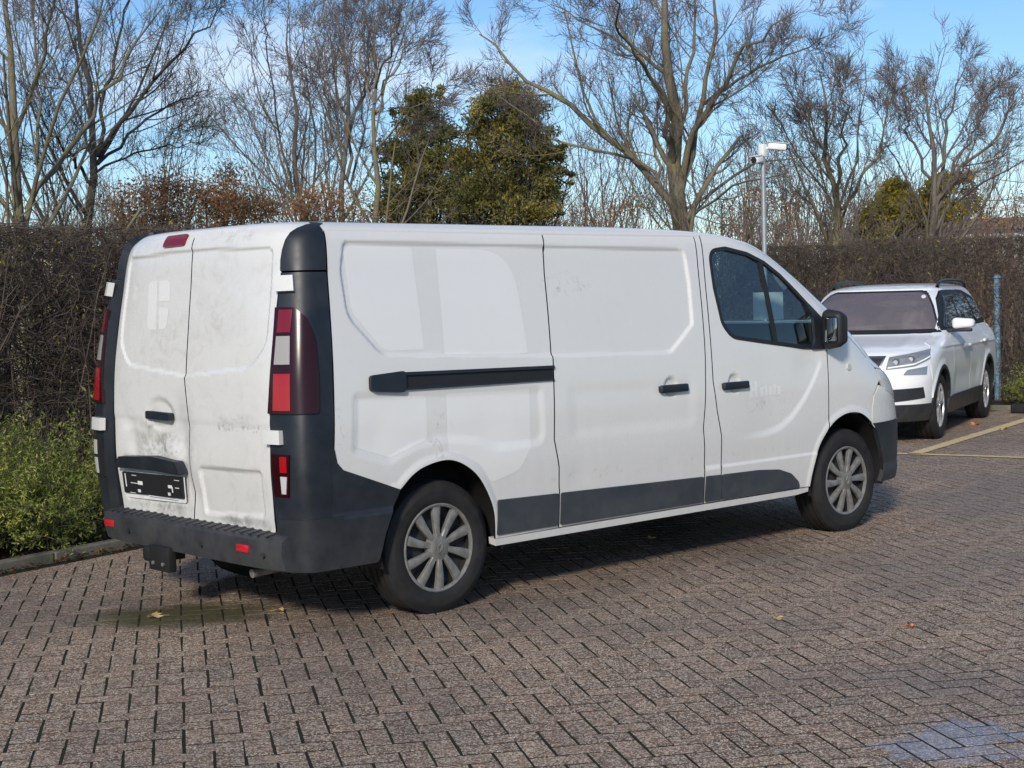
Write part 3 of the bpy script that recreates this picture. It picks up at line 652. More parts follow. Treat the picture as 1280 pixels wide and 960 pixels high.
    patch('rail_lip', S_side, [(-.245, 1.165), (.776, 1.158), (.776, 1.146), (-.245, 1.153)], M['trim'], rl, res=.04, off=.012, skirt=.012, mirror=mir)
    patch('rail_cover', S_side, rounded([(-.452, 1.235), (-.235, 1.248), (-.245, 1.142), (-.458, 1.158)], .022, 4), M['trim'], rl, res=.02, off=.022, skirt=.024, mirror=mir)
    # pillar trim round the rear corner
    def edge(z): return VAN.pry(-.765 if z < 1.7 else -.765+.03*min(1, (z-1.7)/.25), z)
    bulk = .055 if mir else 0.0      # the lamp column stands proud of the doors on the far side
    zs = np.linspace(.47, 1.742, 22); tr = []
    lowr = [(VAN.prx(x, z), z) for x, z in ((-.64, .79), (-.675, .83))]
    P1 = [(max(.02, VAN.prx(x-.003, z)), z) for x, z in PILLAR[::-1] if .83 < z < 1.70]+[(VAN.prx(-.626, 1.742), 1.742)]+[(edge(z), z) for z in zs[::-1]]+[(0.02, .47)]
    trim = patch('rear_pillar_trim', VAN.rear, P1, M['trim'], van, res=.03, off=.004+bulk, skirt=.016+bulk, mirror=mir, sc=(.008, 1), gap=.002, bres=.02)
    P2 = [(VAN.prx(x, z), z) for x, z in ((-.629, 1.746), (-.622, 1.80), (-.613, 1.86), (-.606, 1.91), (-.60, 1.945), (-.602, 1.962))]+[(10, 1.977), (17, 1.982), (24, 1.981)]+[(edge(z)*k, z) for z, k in ((1.977, .68), (1.968, .79), (1.953, .87), (1.93, .925), (1.895, .96), (1.85, .985), (1.80, 1), (1.746, 1))]
    def D_cap(p, z): return .004*(1-sstep(np.asarray(z)+0*p, 1.90, 1.985))+.0*p
    patch('pillar_cap', VAN.rear, rounded(P2, .3, 2) if False else P2, M['trim'], trim, res=.02, off=.005+bulk*.6, disp=D_cap, skirt=.03+bulk, mirror=mir, sc=(.008, 1), gap=.002, bres=.02)
    # the side wedge of the rear bumper, sweeping down to the arch
    wedge = [(-.71, .92), (-.688, .90), (-.675, .835), (-.64, .797), (-.295, .669), (-.335, .60), (-.365, .53), (-.392, .46), (-.425, .325), (-.71, .325)]
    side_b = patch('bumper_side', S_side, rounded(wedge, [0, 0, .0, .0, .006, .02, .02, .02, .03, 0], 4), M['trim'], van, res=.02, off=.006, disp=lambda x, z: .010*(1-sstep(z, .568, .580))+.0*x, skirt=.02, mirror=mir, gap=.001)
    patch('bumper_corner', VAN.rear, [(0.0, .325), (0.0, .50), (0.0, .578), (VAN.pry(-.80, .57), .578), (VAN.pry(-.80, .5), .50), (VAN.pry(-.80, .4), .325)], M['trim'], side_b, res=.025, off=.015, skirt=.05, mirror=mir, sc=(.008, 1), bres=.02)
    # tail lamp
    def pr(x, y, z):
        n = float(VAN.nr(z)); u = max(0, (float(VAN.xr(z))+float(VAN.ar(z))-x)/float(VAN.ar(z))); return math.degrees(math.atan2(u, abs(y)/float(VAN.w(z))))
    z0 = 1.075
    LP = [(edge(1.575), 1.575), (pr(-.80, -.855, 1.572), 1.572), (pr(-.765, -.89, 1.52), 1.52), (pr(-.745, -.92, 1.42), 1.42), (pr(-.750, -.94, 1.25), 1.25), (pr(-.765, -.955, 1.09), 1.09), (pr(-.775, -.955, z0), z0), (edge(z0), z0)]
    lamp = patch('tail_light', VAN.rear, LP, M['red_dark'], van, res=.02, off=.016+bulk, skirt=.02, mirror=mir, sc=(.008, 1), bres=.015)
    pm = lambda z: VAN.pry(-float(np.interp(z, [1.09, 1.27, 1.32, 1.43, 1.56], [.905, .890, .881, .866, .856])), z)
    for nm, mt, za, zb in (('lamp_lens', M['red'], 1.09, 1.262), ('reverse_lens', M['clear_dim'], 1.305, 1.438), ('lamp_lens', M['red_mid'], 1.455, 1.562)):
        e0 = edge(za)-1.5
        pts = [(edge(za)-2, za), (edge(zb)-2, zb), (pm(zb), zb), (pm(za), za)]
        patch(nm, VAN.rear, pts, mt, lamp, res=.02, off=.019+bulk, skirt=.006, mirror=mir, sc=(.008, 1), bres=.015)
    # lower fog / reverse unit
    fg = patch('fog_light', VAN.rear, [(edge(.88)-1, .885), (edge(.69)-1, .685), (pr(-.868, -.838, .69), .685), (pr(-.868, -.842, .88), .885)], M['red_dark'] if not mir else M['black'], van, res=.02, off=.012+bulk, skirt=.012, mirror=mir, sc=(.008, 1))
    for nm, mt, za, zb in (('fog_lens', M['red'] if not mir else M['clear'], .80, .875), ('reverse_lens', M['clear'], .70, .782)):
        patch(nm, VAN.rear, [(edge(za)-4, za), (edge(zb)-4, zb), (pr(-.872, -.828, zb), zb), (pr(-.872, -.828, za), za)], mt, fg, res=.02, off=.016+bulk, skirt=.005, mirror=mir, sc=(.008, 1))
    # white hinges bridging pillar and door
    for hz, hh in ((1.685, .075), (.965, .066)):
        ea, eb = VAN.pry(-.752, hz), VAN.pry(-.838 if hz > 1.2 else -.860, hz); hp = [(ea, hz-hh/2), (ea, hz+hh/2), (eb, hz+hh/2), (eb, hz-hh/2)]
        patch('hinge', VAN.rear, rounded(hp, [.01]*4, 3) if False else hp, M['paint'], van, res=.015, off=.030+bulk*1.1, skirt=.034, mirror=mir, sc=(.008, 1), bres=.015)
# --- roof, bonnet, screen and nose of the van
def ring(z, body, nf=28, ns=30, nr=14):
    """closed plan outline of the body at height z"""
    zz = np.full(1, z); P = []
    for p in np.linspace(0, 180, 2*nf+1): P.append(np.array(body.front(np.array(p), np.array(z)), float))
    fr = np.array(P); P = []
    for p in np.linspace(180, 0, 2*nr+1): P.append(np.array(body.rear(np.array(p), np.array(z)), float))
    re = np.array(P)
    t = (np.arange(1, ns)/ns)[:, None]
    return np.concatenate([fr, fr[-1]+(re[0]-fr[-1])*t, re, re[-1]+(fr[0]-re[-1])*t])
def roof_obj(name, body, zs, mat, parent, skirt=.03):
    R = [ring(z, body) for z in zs]; R.insert(0, R[0]-[0, 0, skirt]); n = len(R[0]); V = np.concatenate(R)
    F = []
    for j in range(len(R)-1):
        for i in range(n): F.append((j*n+i, j*n+(i+1) % n, (j+1)*n+(i+1) % n, (j+1)*n+i))
    o = (len(R)-1)*n
    bm = bmesh.new(); vs = [bm.verts.new(v) for v in V]
    for f in F: bm.faces.new([vs[i] for i in f])
    top = [vs[o+i] for i in range(n)]; c = sum((v.co for v in top), Vector())/n
    L = sorted(top, key=lambda v: v.co.x)
    fc = bm.faces.new(top); bmesh.ops.triangulate(bm, faces=[fc])
    return bm_obj(name, bm, mat, parent, smooth=True)
roof_obj('roof', VAN, [ZT, 1.95, 1.956, 1.963, 1.97, 1.976, 1.982, 1.987, 1.991, 1.995, 1.998, 2.0005, 2.0025, 2.004], M['paint'], van, .012)
def sym(pts):
    """mirror a right-hand outline (angle, z) about the centre (90 deg)"""
    return list(pts)+[(180-a, z) for a, z in pts[::-1]]
fz = lambda x, z: (VAN.pfx(x, z), z)
FSC = (.011, 1)
# A pillars and screen
pil = [(2.80, 1.80), (2.9, 1.745), (3.02, 1.66), (3.17, 1.55), (3.30, 1.44)]
scr = [(30, 1.235), (33, 1.40), (36, 1.60), (38, 1.78), (40, 1.885)]
patch('windscreen', VAN.front, sym(scr), M['glass'], van, res=.04, off=-.004, skirt=.006, sc=FSC)
hdr = [(0.5, 1.90), (0.5, ZT)]
patch('windscreen_header', VAN.front, sym([(41.0, 1.893), (20, 1.893), (3, 1.905), (1.0, ZT), (30, ZT)]), M['paint'], van, res=.03, sc=FSC, skirt=.02)
for mir in (False, True):
    lo = [(VAN.pfx(x+.006, z), z) for x, z in ROOFL if 1.40 < z < 1.902]
    hi = [(31, 1.40), (33.5, 1.42), (36.2, 1.60), (38.2, 1.78), (40.2, 1.888)]
    patch('windscreen_pillar', VAN.front, lo[::-1]+hi[::-1] if False else lo+hi[1:], M['paint'], van, res=.02, sc=FSC, skirt=.02, mirror=mir)
hood = [(VAN.pfx(3.36, 1.39)+.4, 1.39)]+[(VAN.pfx(x, z)+.6, z) for x, z in ((3.46, 1.332), (3.62, 1.228), (3.74, 1.138), (3.815, 1.07))]+[(52, 1.0), (58, .965)]
patch('bonnet', VAN.front, sym([(31.5, 1.395), (30.5, 1.36)][:0]+hood)+[(150, 1.228), (120, 1.226), (60, 1.226), (30, 1.228)][:0], M['paint'], van, res=.025, sc=FSC, skirt=.02, holes=[sym([(30.5, 1.243), (31.5, 1.33), (32.4, 1.378)])] if False else ())
for mir in (False, True):
    HLP = [(VAN.pfx(3.826, 1.058)+.5, 1.058), (52, .995), (57.5, .96), (58, .86), (50, .83), (40, .85), (VAN.pfx(3.90, .93), .915), (VAN.pfx(3.838, .985)+.8, .985)]
    hl = patch('headlight', VAN.front, rounded(HLP, .012, 3), M['clear'], van, res=.02, off=.005, skirt=.02, sc=FSC, mirror=mir)
bump_top = [(VAN.pfx(3.81, .955)+.4, .95), (40, .843), (50, .822), (58.5, .85), (59, .955)]
bw = [(VAN.pfx(3.70, .705), .702), (VAN.pfx(3.708, .80), .80), (VAN.pfx(3.738, .888), .885)]+bump_top
patch('front_bumper', VAN.front, sym(bw), M['paint'], van, res=.025, sc=FSC, skirt=.02, off=.002)
bb = [(VAN.pfx(3.84, .345)+0, .30), (VAN.pfx(3.87, .42), .42), (VAN.pfx(3.822, .515), .515), (VAN.pfx(3.748, .651), .651), (VAN.pfx(3.715, .69), .698)]
patch('bumper_skirt', VAN.front, sym(bb), M['trim'], van, res=.03, sc=FSC, skirt=.03, off=.010, disp=lambda p, z: .012*(1-sstep(z, .36, .42))+0*p)
patch('grille', VAN.front, sym([(61, .74), (61, .93), (75, .95)]), M['black'], van, res=.03, sc=FSC, skirt=.01, off=.006)
# emblem on the nose
bm = bmesh.new(); xn = float(VAN.xf(.9))+.02
for a, b_ in (((0, .10), (.065, 0)), ((.065, 0), (0, -.10)), ((0, -.10), (-.065, 0)), ((-.065, 0), (0, .10))): add_cyl(bm, (xn, a[0], .87+a[1]), (xn, b_[0], .87+b_[1]), .013, .013, 8)
bm_obj('nose_emblem', bm, M['chrome'], van, angle=40)
# door mirrors
for mir in (False, True):
    ys = 1 if mir else -1
    bm = bmesh.new(); add_box(bm, (0, 0, 0), (.14, .155, .235), None, .045, 4)
    for v in bm.verts:
        if v.co.x > 0: v.co.y *= .86; v.co.z *= .88
        v.co.z *= 1+.10*(v.co.y*ys < 0)
    o = bm_obj('door_mirror', bm, M['black'], van, smooth=True); o.location = (3.225, ys*1.03, 1.345); o.rotation_euler = (0, 0, ys*math.radians(-6))
    bm = bmesh.new(); add_box(bm, (-.070, ys*.012, .0), (.006, .085, .165), None, .014, 3); bm_obj('mirror_glass', bm, M['mirror'], o, angle=40)
    bm = bmesh.new(); add_cyl(bm, (0, -ys*.05, -.075), (-.01, -ys*.13, -.10), .035, .045, 12); bm_obj('mirror_arm', bm, M['trim'], o, angle=40)
# --- rear doors
def D_rear(y, z):
    y = np.asarray(y, float); z = np.asarray(z, float); sh = np.broadcast(y, z).shape
    Q = np.stack([np.broadcast_to(y, sh).ravel(), np.broadcast_to(z, sh).ravel()], 1)
    d = np.zeros(len(Q))
    for s in (1, -1):
        pass
    up = rounded([(0, 1.885), (.70, 1.868), (.715, 1.62), (.72, 1.40), (.60, 1.285), (0, 1.235), (-.60, 1.285), (-.72, 1.40), (-.715, 1.62), (-.70, 1.868)], [.01, .05, .1, .15, .16, .01, .16, .15, .1, .05], 5)
    d -= .010*(1-sstep(sdf(Q, up), -.014, .004))
    lo = rounded([(-.10, .785), (-.68, .80), (-.675, .565), (-.11, .535)], .035, 4)
    d -= .016*(1-sstep(sdf(Q, lo), -.022, .006))
    pl = rounded([(.70, .80), (.03, .80), (.04, .565), (.70, .55)], .04, 4); d -= .012*(1-sstep(sdf(Q, pl), -.03, .01))
    d -= .004*(1-sstep(Q[:, 1], .99, 1.03))
    r = np.hypot((Q[:, 0]-.265)/1.5, Q[:, 1]-1.035); d -= .013*(1-sstep(r, .06, .10))
    # crash damage on the left leaf and along the meeting edge
    for ky, kz, ry, rz, kd in ((.30, .90, .26, .09, .022), (.10, 1.0, .12, .13, .018), (.16, .86, .10, .06, -.012), (.45, .93, .12, .06, -.010), (.03, .75, .05, .16, .018), (-.06, .62, .07, .10, .012), (.6, .97, .08, .05, .008), (.36, .54, .2, .05, .012), (.22, .50, .06, .03, -.01), (-.45, .515, .25, .03, .012), (.34, .97, .10, .03, -.008), (.55, .85, .06, .10, .010)):
        d -= kd*np.exp(-((Q[:, 0]-ky)/ry)**2-((Q[:, 1]-kz)/rz)**2)
    d += .0022*np.sin(24*Q[:, 0]+7*np.sin(13*Q[:, 1])+5*np.sin(7*Q[:, 0]))*np.exp(-((Q[:, 0]-.28)/.28)**2-((Q[:, 1]-.93)/.13)**2)
    return d.reshape(sh)
SEAM = [(.0, 1.985), (0, 1.885), (.0, 1.585), (.0, 1.232), (-.02, 1.06), (-.026, .98), (-.004, .85), (-.018, .72), (-.03, .647), (-.012, .56), (0, .492)]
EDG = [(.70, 1.968), (.772, 1.948), (.788, 1.90), (.784, 1.84), (.768, 1.75), (.763, 1.66), (.768, 1.40), (.77, 1.15), (.765, .95), (.76, .70), (.745, .495)]
rdl = patch('rear_door', S_rear, SEAM[::-1]+[(.35, 1.985)]+EDG, M['paint'], van, res=.0125, gap=.0045, rim=M['seal_and_seam_shade'], disp=D_rear, centre=np.array([0, 0, 1.]))  # edge returns of both leaves blackened, standing in for gap shade
tag(rdl, 'dented left rear door with number plate holder')
rdr = patch('rear_door', S_rear, SEAM+[(-y, z) for y, z in EDG[::-1]]+[(-.35, 1.985)], M['paint'], van, res=.0125, gap=.0045, rim=M['seal_and_seam_shade'], disp=D_rear, centre=np.array([0, 0, 1.]))
def rp(name, pts, mat, parent, off, res=.02, skirt=.01, r=0, **k):
    return patch(name, S_rear, rounded(pts, r, 4) if r else pts, mat, parent, res=res, off=off, skirt=skirt, centre=np.array([0, 0, 1.]), **k)
rp('brake_light', [(.285, 1.902), (.07, 1.905), (.07, 1.962), (.275, 1.958)], M['red_mid'], rdl, .012, r=.014, skirt=.02)
hp = rp('handle', [(.385, 1.05), (.14, 1.045), (.14, 1.005), (.385, 1.008)], M['trim'], rdl, .012, r=.012, skirt=.03)
hood_ = rp('plate_light_hood', [(.715, .735), (.66, .795), (.30, .815), (.06, .80), (.02, .735), (.30, .742)], M['trim'], rdl, .035, r=.008, skirt=.05)
pw = rp('plate_surround', [(.70, .712), (.045, .722), (.055, .58), (.70, .565)], M['printwhite'], rdl, -.004, r=.01, skirt=.004)
ph_ = rp('plate_holder', [(.69, .708), (.05, .718), (.058, .605), (.69, .592)], M['black'], rdl, .006, r=.008, skirt=.02)
for i, (a, b_, c, d_) in enumerate(((.66, .65, .70, .628), (.60, .52, .655, .651), (.52, .47, .668, .648), (.20, .16, .668, .652), (.165, .155, .66, .63), (.53, .50, .622, .606), (.21, .185, .628, .612), (.62, .56, .6, .597), (.42, .12, .598, .594), (.13, .08, .70, .697), (.58, .53, .697, .694), (.13, .09, .66, .656))):
    rp('plate_print', [(a, c), (b_, c), (b_, d_), (a, d_)], M['printwhite'], ph_, .0075, skirt=.001)
# cleaner paint where the lettering has been peeled off
gd = dict(disp=D_rear)
for pts, rr in (([(.44, 1.735), (.345, 1.735), (.32, 1.475), (.42, 1.475)], [.05, .004, .004, .04]), ([(.325, 1.735), (.205, 1.735), (.20, 1.625), (.315, 1.625)], [.004, .06, .01, .004]), ([(.31, 1.59), (.205, 1.59), (.22, 1.478), (.30, 1.478)], [.004, .01, .06, .004])):
    rp('lettering_ghost', rounded(pts, rr, 5), M['paint_clean'], rdl, .0011, skirt=0, **gd)
rng = random.Random(5)
for k in range(34):
    y0 = -.31-rng.random()*.37; z0_ = 1.055-rng.random()**.7*.075; s_ = rng.uniform(.003, .010); e_ = rng.uniform(.5, 2.4)
    rp('residue_mark', [(y0+s_*rng.uniform(.6, 1.2)*math.cos(t), z0_+s_*e_*rng.uniform(.5, 1.1)*math.sin(t)) for t in np.linspace(0, 2*PI, 8)[:-1]], M['ink'], rdr, .0011, skirt=0, **gd)
# ghosts on the flank: two halves of an old logo and the strip between
for pts, rr in (([(-.50, 1.872), (-.075, 1.862), (-.08, 1.35), (-.33, 1.35), (-.50, 1.55)], [.06, .01, .01, .1, .1]), ([(.085, 1.858), (.60, 1.85), (.62, 1.30), (.05, 1.32)], [.01, .24, .01, .01]), ([(-.55, 1.13), (-.10, 1.12), (-.115, .90), (-.35, .83), (-.57, .90)], .03),
                ([(.03, 1.12), (.60, 1.11), (.585, .80), (.50, .69), (.30, .64), (.23, .74), (.12, .80), (.015, .83)], [.01, .01, .06, .1, .05, .08, .05, .01])):
    patch('lettering_ghost', S_side, rounded(pts, rr, 6), M['paint_clean'], bpy.data.objects['side_panel'], res=.0125, off=.0010, disp=D_side, skirt=0)
for k, (a, b_, c, d_) in enumerate(((2.42, 2.45, 1.05, .95), (2.475, 2.50, 1.05, .95), (2.45, 2.475, 1.01, .99), (2.53, 2.56, 1.01, .955), (2.575, 2.60, 1.02, .955), (2.615, 2.645, 1.01, .955), (2.66, 2.685, 1.02, .955), (2.70, 2.73, 1.01, .955))):
    patch('lettering_ghost', S_side, [(a, c), (b_, c), (b_, d_), (a, d_)], M['paint_clean'], bpy.data.objects['front_door'], res=.02, off=.001, disp=D_side, skirt=0)
patch('door_seam_shade', S_rear, [(y-.02, z) for y, z in SEAM]+[(y+.02, z) for y, z in SEAM[::-1]], M['seal_and_seam_shade'], van, res=.05, bres=.05, off=-.016, disp=D_rear, skirt=0, centre=np.array([0, 0, 1.]))  # black strip painting shade behind the meeting edge of the rear doors
# --- rear bumper: step, face, reflectors, tow bracket
bm = bmesh.new()
prof = [(-.86, .505), (-.940, .492), (-.966, .474), (-.972, .41), (-.95, .335), (-.88, .315)]
N_ = 41; ysx = np.linspace(-1, 1, N_); rows = []
for t in ysx:
    y = t*.872; back = .04*abs(t)**8; row = []
    for x, z in prof: row.append(bm.verts.new((x+back, y, z+.0*t)))
    rows.append(row)
for i in range(N_-1):
    for j in range(len(prof)-1): bm.faces.new((rows[i][j], rows[i+1][j], rows[i+1][j+1], rows[i][j+1]))
for r_ in (rows[0], rows[-1]): bm.faces.new(r_)
rb = bm_obj('rear_bumper', bm, M['trim_old'], van, angle=28)
for i in range(22):   # moulded ribs of the step
    y = -.76+i*1.52/21
    box_obj('step_rib', (-.905, y, .500), (.085, .022, .006), M['trim_old'], rb, rot=Matrix.Rotation(math.radians(-8), 4, 'Y'))
for y in (-.60, .75):
    bm = bmesh.new(); add_box(bm, (-.972+.04*abs(y/.872)**8, y, .425), (.014, .10, .036), None, .004); bm_obj('reflector', bm, M['red_bright'], rb, angle=40)
for y in (.52, -.22, -.76):
    cyl_obj('parking_sensor', (-.967+.04*abs(y/.872)**8, y, .405), (-.980+.04*abs(y/.872)**8, y, .405), .013, M['trim'], rb)
bm = bmesh.new(); add_box(bm, (-.955, .20, .29), (.05, .20, .13), None, .006); add_box(bm, (-.90, .20, .31), (.10, .10, .06)); add_box(bm, (-.945, .33, .30), (.07, .09, .08), None, .02, 3)
bm_obj('tow_bracket', bm, M['black'], rb, angle=40)
for y in (.25, .15): cyl_obj('bracket_bolt', (-.98, y, .265), (-.988, y, .265), .010, M['hub'], rb, n=6)
cyl_obj('exhaust_tip', (-.70, -.50, .285), (-.86, -.50, .275), .022, M['hub'], van)
# underside and inner shell
bm = bmesh.new(); add_box(bm, (1.75, 0, .42), (4.6, 1.06, .22)); add_box(bm, (1.75, 0, .36), (2.55, 1.80, .08)); add_box(bm, (1.75, 0, .27), (2.2, .5, .12)); add_box(bm, (-.62, 0, .40), (.4, 1.5, .16))
bm_obj('underbody', bm, M['gap'], van)
bm = bmesh.new(); add_box(bm, (.69, 0, 1.15), (2.74, 1.44, 1.30)); bm_obj('inner_shade_box', bm, M['gap'], van)  # near-black box added inside so the panel gaps read as shade
# --- wheel wells
for cx, x0, x1 in ((0, -.42, .40), (3.45, 3.04, 3.86)):
    for ys in (1, -1):
        bm = bmesh.new(); n = 20; rr = .412; zc = .375
        rings = []
        for y in (.50, .62, .90, .945):
            rings.append([bm.verts.new((cx+.005+rr*math.cos(t)*(1 if y < .9 else .985), ys*y, max(.28, zc+rr*math.sin(t)))) for t in (math.pi*(1.08-1.16*i/n) for i in range(n+1))])
        for a, b_ in zip(rings[:-1], rings[1:]):
            for i in range(n): bm.faces.new((a[i], a[i+1], b_[i+1], b_[i]))
        bm.faces.new(rings[0])
        bm_obj('wheel_well', bm, M['arch'] if 'arch' in M else M['black'], van, smooth=True)
# --- cab interior
box_obj('bulkhead', (2.11, 0, 1.15), (.04, 1.66, 1.50), M['interior'], van)
box_obj('dashboard', (3.42, 0, 1.08), (.62, 1.62, .26), M['interior'], van, bev=.08, seg=3)
box_obj('cab_floor', (2.8, 0, .55), (1.4, 1.7, .06), M['interior'], van)
for y in (-.48, .48):
    st = box_obj('seat', (2.55, y, .92), (.50, .48, .16), M['fabric'], van, bev=.05, seg=3)
    box_obj('seat_back', (2.33, y, 1.22), (.15, .46, .60), M['fabric'], st, rot=Matrix.Rotation(math.radians(-12), 4, 'Y'), bev=.05, seg=3)
    box_obj('headrest', (2.27, y, 1.60), (.10, .26, .17), M['fabric'], st, bev=.04, seg=3)
bm = bmesh.new(); add_lathe(bm, [(.012*math.cos(t), .19+.012*math.sin(t)) for t in (2*PI*i/8 for i in range(8))], 28, Matrix.Translation((3.02, .48, 1.17)) @ Matrix.Rotation(math.radians(62), 4, 'Y') @ Matrix.Rotation(PI/2, 4, 'X'), closed=True)
for a in (0, 2.1, 4.2): add_cyl(bm, (3.02, .48, 1.17), Vector((3.02, .48, 1.17))+Matrix.Rotation(math.radians(62), 3, 'Y') @ Vector((.19*math.cos(a), .19*math.sin(a), 0)), .014, .014, 8)
bm_obj('steering_wheel', bm, M['interior'], van, smooth=True)
pn = box_obj('paper_notice', (0, 0, 0), (.20, .003, .185), M['paper']); pn.location = (3.33, -.41, 1.50); pn.rotation_euler = (math.radians(-8), 0, math.radians(-48))
tag(pn, 'white paper notice inside the cab seen through the van side window', 'notice')
# --- wheels
def wheel(parent, loc, ys, R=.343, rim=.212, width=.215, spokes=10, name='wheel', kind='cap', steer=0.0):
    """tyre axis on local Y; outer face towards ys"""
    w = empty(name, loc, steer); w.parent = parent
    hw = width/2; bm = bmesh.new()
    prof = [(-hw*.80, rim-.012), (-hw*.97, rim+.02), (-hw, (R+rim)/2), (-hw*.90, R-.028), (-hw*.76, R-.007), (-hw*.60, R-.001)]
    for g in (-.42, 0, .42): prof += [((g-.06)*hw, R), ((g-.055)*hw, R-.009), ((g+.055)*hw, R-.009), ((g+.06)*hw, R)]
    prof += [(hw*.60, R-.001), (hw*.76, R-.007), (hw*.90, R-.028), (hw*.985, R-.045), (hw, (R+rim)/2+.01), (hw*.99, (R+rim)/2), (hw*1.0, (R+rim)/2-.012), (hw*.97, rim+.02), (hw*.88, rim+.004), (hw*.80, rim-.012)]
    prof = [(ys*a, r) for a, r in prof]
    add_lathe(bm, prof, 64, closed=True)
    # flattened contact patch
    for v in bm.verts: v.co.z = max(v.co.z, -R+.008)
    bm_obj('tyre', bm, M['tyre'], w, angle=35)
    y0 = ys*hw*.70
    bm = bmesh.new(); add_lathe(bm, [(ys*-hw*.7, rim-.005), (y0*.6, rim-.012), (y0*.55, rim*.8), (y0*.5, rim*.62), (y0*.7, rim*.45), (y0*.7, .01)], 40)
    for i in range(12):  # vent holes of the steel disc read as dark bolts
        a = 2*PI*(i+.5)/12; add_cyl(bm, (rim*.70*math.cos(a), y0*.5, rim*.70*math.sin(a)), (rim*.70*math.cos(a), y0*.62, rim*.70*math.sin(a)), .012, .010, 8)
    bm_obj('steel_disc', bm, M['steel'] if kind == 'cap' else M['black'], w, angle=40)
    mt = M['hub'] if kind == 'cap' else M['alloy']
    bm = bmesh.new(); yo = ys*hw*(.90 if kind == 'cap' else .84)
    add_lathe(bm, [(yo*.86, rim+.002), (yo*1.0, rim+.002), (yo*1.03, rim-.004), (yo*.98, rim-.014), (yo*.86, rim-.016)], 56, closed=True)
    hubr = .048 if kind == 'cap' else .04
    add_lathe(bm, [(yo*.7, hubr+.026), (yo*.93, hubr+.024), (yo*1.0, hubr+.006), (yo*1.02, hubr)] + [(yo*1.02, .002)], 30)
    def spoke(a, w0, w1, sweep):
        sec = []; K = 6
        for k in range(K+1):
            t = k/K; r = (hubr+.01)+(rim-.010-hubr-.01)*t; aa = a+sweep*t*t; ww = w0+(w1-w0)*t; y = yo*(1.0-.10*math.sin(t*PI)*.0-.05*t+.02*math.sin(t*PI))
            c, s = math.cos(aa), math.sin(aa); tx, tz = -s, c; row = []
            for e, dy in ((-1, -.022), (-1, -.004), (-.72, 0), (.72, 0), (1, -.004), (1, -.022)):
                row.append(bm.verts.new((r*c+e*ww*tx, y+ys*dy, r*s+e*ww*tz)))
            sec.append(row)
        for A, B in zip(sec[:-1], sec[1:]):
            for i in range(5): bm.faces.new((A[i], A[i+1], B[i+1], B[i]))
    if kind == 'cap':
        for i in range(spokes): spoke(2*PI*i/spokes+.15, .0135, .0265, .05*ys)
    else:
        for i in range(5):
            for d in (-.17, .17): spoke(2*PI*i/5+d*.55+PI/2, .013, .014, d*1.1)
    hc = bm_obj('hubcap' if kind == 'cap' else 'alloy_rim', bm, mt, w, angle=38)
    bm = bmesh.new()
    if kind == 'cap':
        add_lathe(bm, [(yo*1.0, .040), (yo*1.05, .040), (yo*1.06, .036), (yo*1.06, .002)], 24)
        yy = yo*1.075
        for k in range(2):
            hx, hz = (.017, .028) if k == 0 else (.008, .015)
            pts = [(0, hz), (hx, 0), (0, -hz), (-hx, 0)]
            for i in range(4):
                a, b_ = pts[i], pts[(i+1) % 4]; add_cyl(bm, (a[0], yy, a[1]), (b_[0], yy, b_[1]), .0042 if k == 0 else .002, None, 6)
        bm_obj('emblem', bm, M['hub'], hc, angle=40)
    else:
        add_lathe(bm, [(yo*.95, .032), (yo*1.05, .030), (yo*1.05, .002)], 20); bm_obj('centre_cap', bm, M['alloy'], hc, angle=40)
        bm = bmesh.new()
        for i in range(5):
            a = 2*PI*i/5; add_cyl(bm, (.055*math.cos(a), yo*.6, .055*math.sin(a)), (.055*math.cos(a), yo*.98, .055*math.sin(a)), .010, .009, 8)
        bm_obj('wheel_bolts', bm, M['black'], hc, angle=40)
    return w
for x in (0, 3.498):
    for ys in (-1, 1):
        w_ = wheel(van, (x, ys*.808, .335), ys, rim=.225)
        if x == 0: w_.rotation_euler = (0, .4, 0)
        else: w_.rotation_euler = (0, .1, math.radians(0))

# ------------------------------------------------------------------ the white SUV
SUV=Body(w=[(.15,.84),(.3,.89),(.5,.925),(.7,.938),(.9,.935),(1.0,.92),(1.08,.885),(1.13,.835),(1.2,.81),(1.4,.735),(1.55,.665),(1.61,.61),(1.645,.5),(1.66,.3),(1.665,.1)],
 xf=[(.15,3.55),(.3,3.66),(.45,3.70),(.6,3.71),(.75,3.69),(.85,3.65),(.93,3.56),(.98,3.42),(1.03,3.1),(1.07,2.8),(1.10,2.62),(1.2,2.44),(1.4,2.08),(1.55,1.80),(1.6,1.66),(1.63,1.45),(1.65,1.15),(1.665,.6)],
 xr=[(.15,-.80),(.4,-.93),(.6,-.95),(.9,-.95),(1.1,-.90),(1.3,-.80),(1.5,-.66),(1.58,-.58),(1.62,-.48),(1.65,-.25),(1.665,.2)],
 af=[(.15,.75),(.9,.85),(1.0,.95),(1.08,.8),(1.15,.55),(1.5,.42),(1.665,.5)],nf=[(.15,3.0),(.9,2.8),(1.1,2.6),(1.665,2.5)],
 ar=[(.15,.5),(1.0,.5),(1.665,.5)],nr=[(.15,3.2),(1.665,2.8)])

